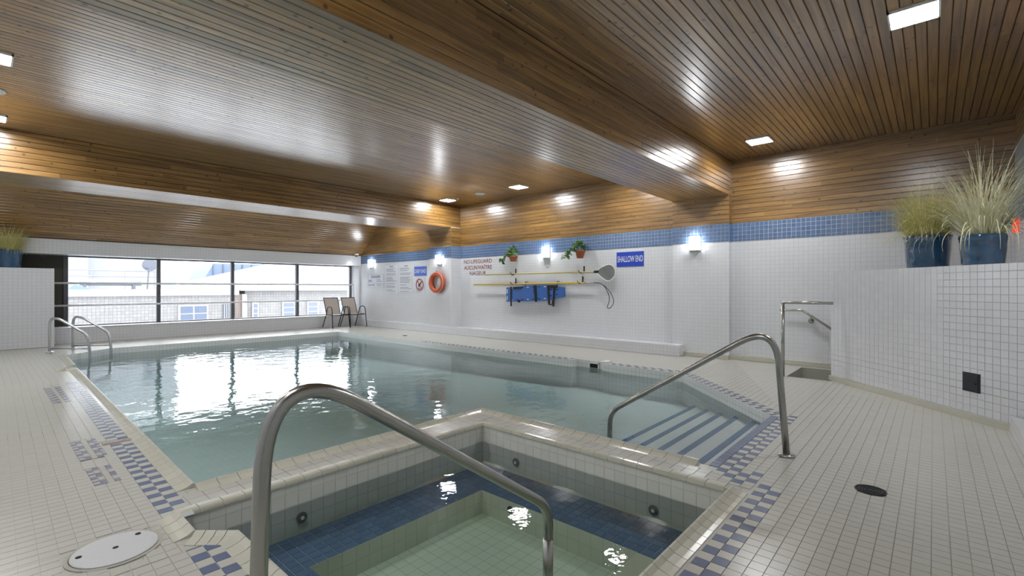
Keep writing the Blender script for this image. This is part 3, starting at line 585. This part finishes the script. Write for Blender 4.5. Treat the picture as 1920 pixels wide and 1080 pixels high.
for X, y, z, ax, lb in ((1.42, 3.115, -.262, 'Y', 'round grey spa jet in the wall beside the pool'), (3.105, 2.708, -.262, 'X', 'round spa jet near the inner corner of the hot tub'), (3.105, 1.446, -.286, 'X', 'round spa jet under the shallow steps wall')):
    r = thing('spa_jet', (X, y, z), lb, 'spa jet', 'spa jets'); s = -1
    h = y if ax == 'Y' else X; c = (X, 0, z) if ax == 'Y' else (0, y, z)
    b = MB(); b.lathe([(.036, h), (.036, h - .008), (.03, h - .013), (.02, h - .012)], c, 22, ax); child(b, 'ring', 'jet_grey', r, True); b = MB(); b.lathe([(.012, h - .008), (.012, h - .018), (0, h - .018)], c, 14, ax); child(b, 'nozzle', 'white_plastic', r)
r = thing('spa_suction_port', (2.685, 2.40, -.43), 'dark round suction port in the lower hot tub wall', 'suction port'); b = MB(); b.lathe([(.026, 2.685), (.026, 2.677), (.02, 2.674)], (0, 2.40, -.43), 20, 'X'); child(b, 'ring', 'jet_grey', r); b = MB(); b.lathe([(.02, 2.676), (0, 2.672)], (0, 2.40, -.43), 20, 'X'); child(b, 'hole', 'hole', r)
r = thing('pool_skimmer', (7.02, 4.4, -.05), 'wall skimmer opening in a recess of the pool edge', 'skimmer')
b = MB(); b.box(7.005, 7.03, 4.26, 4.42, -.115, -.045); child(b, 'opening', 'hole', r)
b = MB(); b.box(6.99, 7.02, 4.24, 4.26, -.13, -.03); b.box(6.99, 7.02, 4.42, 4.44, -.13, -.03); b.box(6.99, 7.02, 4.24, 4.44, -.045, -.03); child(b, 'frame', 'white_plastic', r)
b = MB(); b.box(6.95, 7.02, 4.10, 4.16, -.3, .005); b.box(6.95, 7.16, 4.08, 4.20, .0, .012); child(b, 'weir_flap', 'white_plastic', r)
r = thing('access_panel', tuple(PA + PD * 1.99 + Vector((0, 0, .35))), 'small dark metal access door low on the diagonal partition', 'access panel')
q3 = lambda a, z, n: tuple(PA + PD * a + Vector((0, 0, z)) - PN * n)
b = MB(); b.prism([q3(1.905, .262, 0), q3(2.075, .262, 0), q3(2.075, .442, 0), q3(1.905, .442, 0)], tuple(-PN * .008)); child(b, 'frame', 'dark_metal', r)
b = MB(); b.prism([q3(1.92, .276, .008), q3(2.06, .276, .008), q3(2.06, .428, .008), q3(1.92, .428, .008)], tuple(-PN * .004)); child(b, 'door', 'dark_metal', r)
b = MB(); b.tube([q3(2.035, .345, .01), q3(2.035, .345, .018)], .009, 12); child(b, 'lock', 'black', r)

# ------------------------------------------------------------------ plants
def planter(name, c, R, H, gm, nb, hh, spread, lb, bw=1.):
    x, y, z = c; r = thing(name, c, lb, 'potted grass')
    b = MB(); b.lathe([(R * .86, z), (R * .9, z + .02), (R * .97, z + H * .55), (R * .98, z + H - .06), (R * 1.02, z + H - .055), (R * .99, z + H - .045), (R * 1.03, z + H - .03), (R * 1.03, z + H), (R * .93, z + H), (R * .9, z + H - .05)], (x, y, 0), 40); child(b, 'pot', 'pot_blue', r, True)
    b = MB(); b.lathe([(R * .92, z + H - .05), (R * .92, z + H - .03), (0, z + H - .02)], (x, y, 0), 24); child(b, 'soil', 'soil', r)
    b = MB(); rnd = random.Random(hash(lb) % 997 if False else len(lb))
    for k in range(nb):
        a = rnd.uniform(0, 6.283); rr = R * .75 * math.sqrt(rnd.random()); out = Vector((math.cos(a), math.sin(a), 0)); a2 = a + rnd.uniform(-.9, .9); dr = Vector((math.cos(a2), math.sin(a2), 0))
        p = Vector((x, y, z + H - .03)) + out * rr; L = hh * rnd.uniform(.6, 1.15); lean = rnd.uniform(.05, 1.15) * (.4 + .9 * rr / R); wv = rnd.uniform(.002, .0042) * bw
        if rnd.random() < .1: lean = 1.5
        side = Vector((-dr.y, dr.x, 0)); prev = None; up = 1.5 - lean * .55; seg = 10; bend = min(2.3, (.35 + lean * 1.25) * spread)
        for s in range(seg + 1):
            t = s / seg; ang = up - bend * (.3 * t + .8 * t * t); wd = wv * (1 - t * .85)
            if s: p = p + (dr * math.cos(ang) + Vector((0, 0, math.sin(ang)))) * (L / seg)
            p.y = min(max(p.y, YB + .03), 14.42)                       # blades rest against the walls
            if y > 10: p.z = min(p.z, 2.31 + (14.45 - p.y) * .83)       # and under the sloping boards
            if s == 0: i = len(b.v)
            b.v += [tuple(p - side * wd), tuple(p + side * wd)]
        for s in range(seg): b.f.append((i + 2 * s, i + 2 * s + 1, i + 2 * s + 3, i + 2 * s + 2))
    child(b, 'grass_blades', gm, r)
planter('potted_grass', (7.02, .05, 1.469), .205, .355, 'grass_a', 1500, .60, .8, 'blue glazed pot of fine yellow-green grass on the partition')
planter('potted_grass', (6.57, -.365, 1.469), .173, .30, 'grass_b', 520, .86, 1.0, 'blue glazed pot of tall arching straw-coloured grass on the partition', 1.7)
planter('potted_grass', (.43, 14.27, 1.666), .2, .37, 'grass_a', 1000, .56, .85, 'blue glazed pot of yellowish grass on the half wall by the window')
def hanging(y, z, h, w_, lb, trail):
    X = 8.87; r = thing('hanging_plant', (X, y, z), lb, 'potted plant', 'wall-hung terracotta pots'); cx = X - .13
    b = MB(); b.lathe([(.068, z), (.095, z + h * .75), (.108, z + h * .76), (.108, z + h), (.095, z + h), (.09, z + h - .02)], (cx, y, 0), 26); child(b, 'pot', 'terracotta', r, True)
    b = MB(); b.tube([(cx + .1, y, z + h - .03), (X, y, z + h - .03)], .006, 6); b.tube([(cx + .112 * math.cos(a * .35), y + .112 * math.sin(a * .35), z + h - .03) for a in range(18)], .004, 5, True); child(b, 'hook_ring', 'dark_metal', r)
    b = MB(); rnd = random.Random(int(y * 100))
    def leaf(p, n, u, s):
        v = n.cross(u).normalized(); i = len(b.v)
        for a, c, k in ((0, 0, 0), (.35, .42, .08), (.75, .3, .05), (1.1, 0, -.1), (.75, -.3, .05), (.35, -.42, .08)): b.v.append(tuple(p + (u * a + v * c + n * k) * s))
        b.f.append((i, i + 1, i + 2, i + 3)); b.f.append((i, i + 3, i + 4, i + 5))
    for k in range(150):
        t = rnd.random(); tr = k < 42
        if tr: p = Vector((cx - .06 + rnd.uniform(-.06, .04), y + .1 + t * trail + rnd.uniform(-.05, .05), z + h + .03 - t * t * (h + .03) + rnd.uniform(-.04, .04)))
        else:
            a, e = rnd.uniform(0, 6.28), rnd.uniform(0, 1.5); rr = rnd.uniform(.6, 1.); p = Vector((cx + .1 * rr * math.cos(a) * math.cos(e), y + .15 * rr * math.sin(a) * math.cos(e) + .02, z + h + .24 * rr * math.sin(e)))
        u = Vector((rnd.uniform(-1, .4), rnd.uniform(-1, 1), rnd.uniform(-.9, .5))).normalized(); n = Vector((rnd.uniform(-1, 0), rnd.uniform(-.6, .6), rnd.uniform(.1, 1))).normalized(); n = (n - u * n.dot(u)).normalized()
        leaf(p, n, u, rnd.uniform(.05, .085))
    child(b, 'leaves', 'leaf', r)
    b = MB(); b.tube(catmull([(cx, y, z + h), (cx - .06, y + .09, z + h + .05), (cx - .07, y + .1 + trail * .6, z + h * .7), (cx - .07, y + .1 + trail, z + .02)], 5), .004, 5); child(b, 'stem', 'leaf', r)
hanging(7.72, 1.9, .135, .2, 'terracotta wall pot with trailing ivy beside the no lifeguard lettering', .24); hanging(5.77, 1.9, .175, .2, 'terracotta wall pot with variegated ivy nearer the shallow end sign', .28)

# ------------------------------------------------------------------ wall signs
def plate(name, X, y1, y0, z0, z1, m, lb, cat='sign', th=.008):
    r = thing(name, (X, (y0 + y1) / 2, z0), lb, cat); b = MB(); b.box(X - th, X, y0, y1, z0, z1); child(b, 'plate', m, r); return r
r = plate('pool_sign', 8.87, 4.946, 4.337, 1.69, 1.992, 'sign_blue', 'blue sign with white SHALLOW END lettering'); wall_text('SHALLOW END', 8.8605, 4.64, 1.85, .57, .125, 'sign_white', r, bold=.012)
r = plate('pool_sign', 8.6, 11.50, 10.923, 1.6, 1.881, 'sign_blue2', 'blue sign with white DEEP END lettering'); wall_text('DEEP END', 8.5905, 11.21, 1.745, .53, .105, 'sign_white', r, bold=.012)
r = thing('wall_lettering', (8.87, 9.1, 1.6), 'dark red NO LIFEGUARD lettering in English and French on white tiles', 'lettering')
for t, z, yc, w_ in (('NO LIFEGUARD', 1.965, 9.1, 1.06), ('AUCUN MAÎTRE', 1.80, 9.1, 1.06), ('NAGEUR', 1.645, 9.09, .62)): wall_text(t, 8.866, yc, z + (.012 if 'Î' in t else 0), w_, .105 if 'Î' not in t else .13, 'letter_red', r, bold=.006)
r = plate('danger_sign', 8.6, 14.0, 13.085, 1.268, 1.692, 'sign_white', 'white sign headed DANGER in blue beside the window')
wall_text('DANGER', 8.5905, 13.55, 1.62, .55, .085, 'ink_blue', r, bold=.02); wall_text('NO', 8.5905, 13.86, 1.485, .19, .08, 'ink_blue', r, bold=.02); wall_text('NE PAS', 8.5905, 13.78, 1.345, .36, .055, 'ink_blue', r, bold=.015)
def lines(r, X, rows, m='ink_grey'):
    b = MB()
    for y1, y0, z, h in rows: b.box(X - .0095, X - .0082, y0, y1, z - h / 2, z + h / 2)
    child(b, 'print_lines', m, r)
lines(r, 8.6, [(13.5, 13.27, 1.515, .018), (13.5, 13.18, 1.465, .02), (13.98, 13.2, 1.415, .006), (13.5, 13.15, 1.375, .018), (13.5, 13.2, 1.325, .018), (14.0, 13.985, 1.48, .42), (13.1, 13.085, 1.48, .42), (14.0, 13.085, 1.69, .006), (14.0, 13.085, 1.272, .006)])
for nm, y1, y0, lb, rw in (('rules_poster', 13.0, 12.36, 'white printed rules poster next to the danger sign', (1.85, 1.81, 1.77, 1.70, 1.655, 1.58, 1.54, 1.50, 1.465, 1.385, 1.31, 1.27, 1.195, 1.155)), ('rules_poster', 12.27, 11.57, 'white printed rules poster next to the DEEP END sign', (1.855, 1.82, 1.775, 1.70, 1.66, 1.575, 1.54, 1.50, 1.46, 1.42, 1.345, 1.265, 1.23, 1.145))):
    r = plate(nm, 8.6, y1, y0, 1.105, 1.95, 'sign_white', lb, 'poster', .004); rnd = random.Random(int(y1 * 10))
    b = MB(); b.box(8.5945, 8.5958, (y0 + y1) / 2 - .11, (y0 + y1) / 2 + .09, 1.905, 1.935); child(b, 'print_title', 'ink_grey', r)
    b = MB()
    for z in rw: L = rnd.uniform(.3, .58); b.box(8.5945, 8.5958, y1 - .05 - L, y1 - .05, z - .0075, z + .0075)
    child(b, 'print_lines', 'ink_grey', r)
r = plate('no_diving_sign', 8.6, 11.475, 10.996, 1.108, 1.57, 'sign_white', 'white no-diving sign with red crossed circle', 'sign'); X = 8.59
b = MB(); b.tube([(X, 11.235 + .165 * math.cos(a * .1963), 1.345 + .165 * math.sin(a * .1963)) for a in range(32)], .013, 6, True); b.tube([(X, 11.235 + .115, 1.46), (X, 11.235 - .115, 1.23)], .011, 6); child(b, 'red_circle', 'ink_red', r)
b = MB(); b.tube([(X, 11.15, 1.44), (X, 11.2, 1.37), (X, 11.26, 1.33), (X, 11.265, 1.28)], .016, 6); b.tube([(X, 11.2, 1.37), (X, 11.3, 1.345)], .012, 6); b.tube([(X, 11.3, 1.23), (X, 11.19, 1.23)], .009, 6); child(b, 'diver_figure', 'ink_black', r)
r = thing('life_ring', (8.5, 10.28, 1.12), 'orange life ring hung on the far pillar', 'life ring'); cy_, cz_ = 10.28, 1.40
b = MB(); b.tube([(8.45, cy_ + .255 * math.cos(a * .1571), cz_ + .235 * math.sin(a * .1571)) for a in range(40)], .062, 14, True); child(b, 'ring', 'ring_orange', r, True)
b = MB(); b.tube([(8.40, cy_ + .31 * math.cos(a * .1571) , cz_ + .29 * math.sin(a * .1571)) for a in range(40)], .007, 6, True); b.tube(catmull([(8.46, cy_ + .02, cz_ + .27), (8.43, cy_ + .05, cz_ + .1), (8.44, cy_ + .03, cz_ - .12), (8.44, cy_ - .03, cz_ - .15), (8.44, cy_ - .02, cz_ + .1), (8.46, cy_, cz_ + .27)], 5), .008, 6); child(b, 'rope', 'rope', r, True)
b = MB(); b.tube([(8.52, cy_, cz_ + .29), (8.44, cy_, cz_ + .29), (8.42, cy_, cz_ + .33)], .01, 8); child(b, 'hook', 'dark_metal', r)
# rescue gear on the main wall
XP = 8.76
def bracket(y, z, lb): 
    r = thing('wall_hook', (8.87, y, z), lb, 'wall hook', 'dark wall hooks for the poles'); b = MB(); b.box(8.855, 8.87, y - .014, y + .014, z - .02, z + .12); child(b, 'plate', 'dark_metal', r)
    b = MB(); b.tube(fillet([(8.865, y, z + .02), (XP - .01, y, z - .045), (XP - .045, y + .03, z - .02), (XP - .05, y + .04, z + .03)], .03), .008, 8); child(b, 'hook', 'black', r, True)
bracket(7.741, 1.605, 'dark wall hook at the left end of the net pole, by the ivy pot'); bracket(5.745, 1.61, 'dark wall hook beside the net bag'); bracket(7.74, 1.375, 'dark wall hook at the left end of the crook pole above the board'); bracket(5.78, 1.385, 'dark wall hook beside the wire crook')
r = thing('rescue_net', (XP, 7.3, 1.59), 'landing net on a long pale pole hung on the wall', 'net'); b = MB(); b.tube([(XP, 8.74, 1.598), (XP, 5.36, 1.595)], .016, 10); child(b, 'pole', 'pole_pale', r, True)
loop = catmull([(XP, 5.36, 1.6), (XP, 5.22, 1.70), (XP, 5.05, 1.74), (XP, 4.94, 1.66), (XP, 4.93, 1.52), (XP, 5.03, 1.41), (XP, 5.14, 1.41), (XP, 5.29, 1.51)], 6, True); b = MB(); b.tube(loop, .011, 8, True); child(b, 'hoop', 'white_plastic', r, True)
b = MB(); b.tube([(XP, 5.42, 1.597), (XP, 5.33, 1.597)], .028, 10); child(b, 'socket', 'black', r, True)
b = MB(); n = len(loop); cc = sum(loop, Vector()) / n; b.v = [tuple(p) for p in loop] + [tuple(cc + (p - cc) * .55 + Vector((.045, 0, 0))) for p in loop] + [tuple(cc + Vector((.06, 0, 0)))]
for k in range(n): a = (k + 1) % n; b.f += [(k, a, n + a, n + k), (n + k, n + a, 2 * n)]
child(b, 'net_bag', 'net', r)
r = thing('shepherd_crook', (XP, 7.3, 1.35), 'yellow rescue pole ending in a curved wire crook', 'rescue hook'); b = MB(); b.tube([(XP, 9.14, 1.337), (XP, 5.68, 1.366)], .017, 10); child(b, 'pole', 'pole_yellow', r, True)
b = MB(); b.tube([(XP, 5.68, 1.366), (XP, 5.44, 1.364)], .009, 8); child(b, 'shaft', 'steel', r, True)
b = MB(); b.tube(catmull([(XP, 5.45, 1.364), (XP, 5.3, 1.352), (XP, 5.17, 1.29), (XP, 5.03, 1.15), (XP, 4.96, 1.0), (XP, 4.98, .9), (XP, 5.04, .835), (XP, 5.095, .83), (XP, 5.10, .875), (XP, 5.06, .98), (XP, 5.07, 1.1), (XP, 5.15, 1.25), (XP, 5.2, 1.305)], 6), .0075, 8); child(b, 'wire_crook', 'dark_metal', r, True)
r = thing('spine_board', (8.8, 7.1, .9), 'blue rescue spine board with black straps hung on the wall', 'spine board')
out = [(7.95, 1.263), (7.4, 1.30), (6.75, 1.325), (6.41, 1.288), (6.22, 1.268), (6.205, 1.25), (6.205, 1.065), (6.22, 1.048), (6.78, .955), (7.94, .905), (7.962, .93), (7.965, 1.24)]
b = MB(); b.prism([(8.80, y, z) for y, z in out], (-.045, 0, 0)); child(b, 'board', 'board_blue', r)
for k in range(9):
    y = 7.78 - k * .172; zt = (1.285 + .035 * min(1, k / 5)) if k < 7 else 1.25; zb = .905 + .055 * k / 6 + .0 if k < 7 else 1.06 - .03 * (8 - k)
    for z in (zt - .038, zb + .045): b = MB(); b.box(8.752, 8.757, y - .03, y + .03, z - .011, z + .011); child(b, 'handhold', 'black' if k % 3 else 'sign_white', r)
for z in (.95, 1.12): b = MB(); b.box(8.752, 8.757, 7.92, 7.945, z, z + .1); child(b, 'handhold', 'sign_white', r)
for y, z0, z1, wd, sl in ((7.795, .80, 1.28, .026, 0), (7.01, .925, 1.315, .034, .03), (6.62, .86, 1.31, .03, .03), (6.50, .825, 1.31, .026, -.03)):
    b = MB(); b.prism([(8.75, y - wd + sl, z1), (8.75, y + wd + sl, z1), (8.75, y + wd, z0), (8.75, y - wd, z0)], (-.006, 0, 0)); child(b, 'strap', 'black', r)
for y0, y1, z0, z1 in ((7.46, 7.72, 1.225, 1.275), (6.40, 6.66, 1.25, 1.315), (7.0, 7.07, 1.13, 1.3), (7.5, 7.57, .90, .96)): b = MB(); b.box(8.735, 8.752, y0, y1, z0, z1); child(b, 'buckle', 'black', r)
b = MB(); b.tube(catmull([(8.745, 6.63, .96), (8.74, 6.6, .87), (8.74, 6.53, .88), (8.745, 6.52, .97)], 6), .013, 6); child(b, 'strap', 'black', r, True)
for y in (7.36, 6.41): b = MB(); b.tube([(8.86, y, 1.40), (8.78, y, 1.40), (8.78, y, 1.27)], .009, 6); child(b, 'hanger', 'dark_metal', r)
r = thing('round_outlet_cover', (8.87, 6.76, 1.76), 'small round white cover on the tiles below the sconce', 'cover plate'); b = MB(); b.lathe([(.05, 8.87), (.05, 8.862), (.035, 8.858), (0, 8.857)], (0, 6.76, 1.76), 20, 'X'); child(b, 'cover', 'wall_tile_x', r, True)
r = thing('alarm_fitting', (8.45, YB, 2.0), 'small orange-red fitting on the end wall behind the tall grass', 'alarm'); b = MB(); b.box(8.40, 8.5, YB + .015, YB + .07, 1.93, 2.10); child(b, 'body', 'alarm_orange', r); b = MB(); b.box(8.39, 8.51, YB, YB + .02, 1.91, 2.12); child(b, 'back_plate', 'white_plastic', r)
r = thing('dome_camera', (8.38, 14.4, 2.33), 'small white dome security camera above the window corner', 'security camera'); b = MB(); b.lathe([(.07, 2.40), (.07, 2.345), (.055, 2.335)], (8.38, 14.36, 0), 20); child(b, 'housing', 'white_plastic', r, True); b = MB(); b.lathe([(.05, 2.34), (.042, 2.31), (.02, 2.293), (0, 2.29)], (8.38, 14.36, 0), 18); child(b, 'dome', 'black', r, True)

# ------------------------------------------------------------------ patio chairs
def chair(x, y, lb):
    r = thing('patio_chair', (x, y, 0), lb, 'chair', 'sling patio chairs under the window'); P = lambda a, b_, c: (x + a, y + b_, c)
    for s in (-1, 1):
        b = MB(); b.tube(fillet([P(s * .29, -.36, 0), P(s * .27, -.27, .66), P(s * .27, .02, .66), P(s * .255, .10, .43), P(s * .27, .33, 0)], [.12, .12, .06]), .014, 8); child(b, 'leg_arm', 'chair_metal', r, True)
        b = MB(); b.tube(fillet([P(s * .235, -.25, .42), P(s * .235, .12, .39), P(s * .235, .34, .93)], .07), .012, 8); child(b, 'side_tube', 'chair_metal', r, True)
    b = MB(); b.tube([P(-.24, .34, .93), P(.24, .34, .93)], .012, 8); child(b, 'top_tube', 'chair_metal', r, True)
    b = MB(); b.tube([P(-.28, -.27, .40), P(.28, -.27, .40)], .012, 8); child(b, 'front_stretcher', 'chair_metal', r, True)
    pr = fillet([P(0, -.27, .425), P(0, .12, .395), P(0, .335, .92)], .08)
    for nm, sg in (('seat', pr[:5]), ('backrest', pr[4:])):
        b = MB()
        for k in range(len(sg) - 1):
            p, q_ = sg[k], sg[k + 1]; b.prism([(p.x - .228, p.y, p.z), (p.x + .228, p.y, p.z), (q_.x + .228, q_.y, q_.z), (q_.x - .228, q_.y, q_.z)], (0, .004, .004))
        child(b, nm, 'sling', r)
chair(7.545, 14.17, 'beige sling patio chair standing farther from the tiled wall corner'); chair(8.125, 14.14, 'beige sling patio chair next to the tiled wall corner')

# ------------------------------------------------------------------ outside the window
b = MB(); b.face(((-30, 15.3, -.55), (60, 15.3, -.55), (60, 80, -.55), (-30, 80, -.55))); struct(b.build('bounce_ground', 'ext_bounce_white'), 'unseen ground raised and whitened to bounce window light onto the ceiling and water')  # never in view: raised and made white to reflect daylight indoors
def ext_window(r, x0, x1, z0, z1, y, rows=2, cols=1):
    b = MB(); b.box(x0, x1, y - .06, y + .05, z0, z1); f = child(b, 'window', 'ext_white', r)
    for i in range(cols):
        for j in range(rows):
            w_, h_ = (x1 - x0 - .08) / cols, (z1 - z0 - .08) / rows; b = MB(); b.box(x0 + .06 + i * w_ + .01, x0 + .02 + (i + 1) * w_, y - .075, y - .06, z0 + .06 + j * h_, z0 + .02 + (j + 1) * h_); o = b.build('pane', 'ext_pane', f)
r = thing('brick_building', (3, 21, -3.2), 'pale brick building with white parapet outside the window', 'building')
b = MB(); b.box(-6, 6.95, 21, 27, -3.2, .97); child(b, 'wall', 'ext_brick', r); b = MB(); b.box(-6.1, 7.0, 20.9, 27.1, .97, 1.19); child(b, 'parapet', 'ext_white', r); b = MB(); b.box(6.87, 7.2, 20.98, 24, -3.2, 1.0); child(b, 'brick_corner', 'ext_brick_brown', r)
ext_window(r, 4.95, 5.93, -.05, .62, 21, 2, 2); b = MB(); b.box(6.44, 6.82, 20.95, 21.0, -.3, .6); child(b, 'grille_window', 'ext_grey', r)
for k in range(5): b = MB(); b.box(6.47 + k * .08, 6.485 + k * .08, 20.92, 20.95, -.3, .6); child(b, 'grille_bar', 'ext_white', r)
b = MB(); b.tube([(7.2, 20.9, 1.0), (7.2, 20.9, -3.2)], .09, 12); child(b, 'downpipe', 'ext_white', r, True)
r = thing('stone_building', (10, 21, -3.2), 'pale stone building with metal hip roof outside the window', 'building')
b = MB(); b.box(7.25, 16, 21.0, 30, -3.2, 1.15); child(b, 'wall', 'ext_brick', r); b = MB(); b.box(7.1, 16.2, 20.7, 30, 1.14, 1.46); child(b, 'eave', 'ext_white', r)
for x0, x1 in ((8.76, 9.22), (9.85, 10.27), (7.55, 7.72), (11.4, 11.8)): ext_window(r, x0 - .05, x1 + .05, -.05, .66, 21, 3, 1)
b = MB(); top = [(10.2, 26, 2.55), (13.5, 26, 2.55)]; e = [(7.1, 20.7, 1.46), (16.2, 20.7, 1.46), (16.2, 31, 1.46), (7.1, 31, 1.46)]
b.face((e[0], e[1], top[1], top[0])); b.face((e[1], e[2], top[1])); b.face((e[2], e[3], top[0], top[1])); b.face((e[3], e[0], top[0])); child(b, 'roof', 'ext_roof', r)
for k in range(16):
    x = 7.5 + k * .55; t = max(0., min(1., (x - 7.1) / 3.1)) if x < 10.2 else max(0., min(1., (16.2 - x) / 2.7)); b = MB(); b.tube([(x, 20.7, 1.47), (x, 20.7 + 5.3 * t, 1.47 + 1.09 * t)], .02, 5); child(b, 'roof_seam', 'ext_white', r)
r = thing('glazed_roof', (9.8, 30, 1.2), 'blue-grey glazed rooftop structure behind the hip roof', 'building')
b = MB(); b.prism([(8.0, 30, 1.2), (13, 30, 1.2), (13, 30, 2.72), (8.75, 30, 2.62)], (0, 3, 0)); child(b, 'glazing', 'ext_blue', r)
for k in range(9): b = MB(); b.box(8.7 + k * .5, 8.74 + k * .5, 29.93, 30, 1.3, 2.6); child(b, 'glazing_bar', 'ext_grey', r)
r = thing('rooftop_block', (4, 31, 1), 'tall pale building rising behind the brick parapet', 'building')
b = MB(); b.box(-6, 3.6, 31, 38, -3, 5); child(b, 'wall', 'ext_white', r); b = MB(); b.box(3.6, 7.7, 33, 40, -3, 6); child(b, 'wing', 'ext_white', r)
for k in range(6): b = MB(); b.box(-5 + k * 1.4, -4.2 + k * 1.4, 30.95, 31, 2.0, 2.7); child(b, 'window', 'ext_roof', r)
r = thing('rooftop_rail', (3, 26.5, 1.2), 'thin white safety railing on the brick building roof', 'rail'); b = MB()
for z in (1.75, 2.0): b.tube([(-2, 26.5, z), (5.4, 26.5, z)], .025, 6)
for k in range(8): b.tube([(-2 + k * 1.05, 26.5, 1.195), (-2 + k * 1.05, 26.5, 2.0)], .02, 6)
child(b, 'bars', 'ext_roof', r)
r = thing('roof_duct', (3, 25, 1.2), 'long pale ventilation duct lying on the brick roof', 'duct'); b = MB(); b.tube([(2.6, 24.5, 1.48), (4.5, 24.5, 1.48)], .14, 12); child(b, 'tube', 'ext_roof', r, True); b = MB(); b.box(2.7, 2.8, 24.4, 24.6, .97, 1.4); b.box(4.2, 4.3, 24.4, 24.6, .97, 1.4); child(b, 'support', 'ext_grey', r)
r = thing('satellite_dish', (5.0, 26, 1.2), 'grey satellite dish on the roof beyond the window', 'dish'); b = MB(); b.lathe([(.28, 25.95), (.2, 26.02), (.1, 26.06), (0, 26.07)], (5.07, 0, 2.27), 24, 'Y'); child(b, 'dish', 'ext_grey', r, True); b = MB(); b.tube([(5.07, 26.05, 2.27), (5.0, 26.05, 1.195)], .03, 8); b.tube([(5.07, 26.0, 2.1), (4.75, 25.7, 2.2)], .02, 6); child(b, 'mast', 'ext_grey', r)
r = thing('roof_tarp', (2.2, 23, 1.2), 'crumpled blue tarpaulin on the brick roof', 'tarpaulin'); b = MB(); v = [(2.1, 22.6, 1.19), (2.75, 22.6, 1.19), (2.85, 23.4, 1.19), (2.05, 23.4, 1.19), (2.3, 22.9, 1.38), (2.55, 23.1, 1.30)]; b.v = v; b.f = [(0, 1, 4), (1, 5, 4), (1, 2, 5), (2, 3, 5), (3, 4, 5), (3, 0, 4)]; child(b, 'sheet', 'ext_tarp', r)
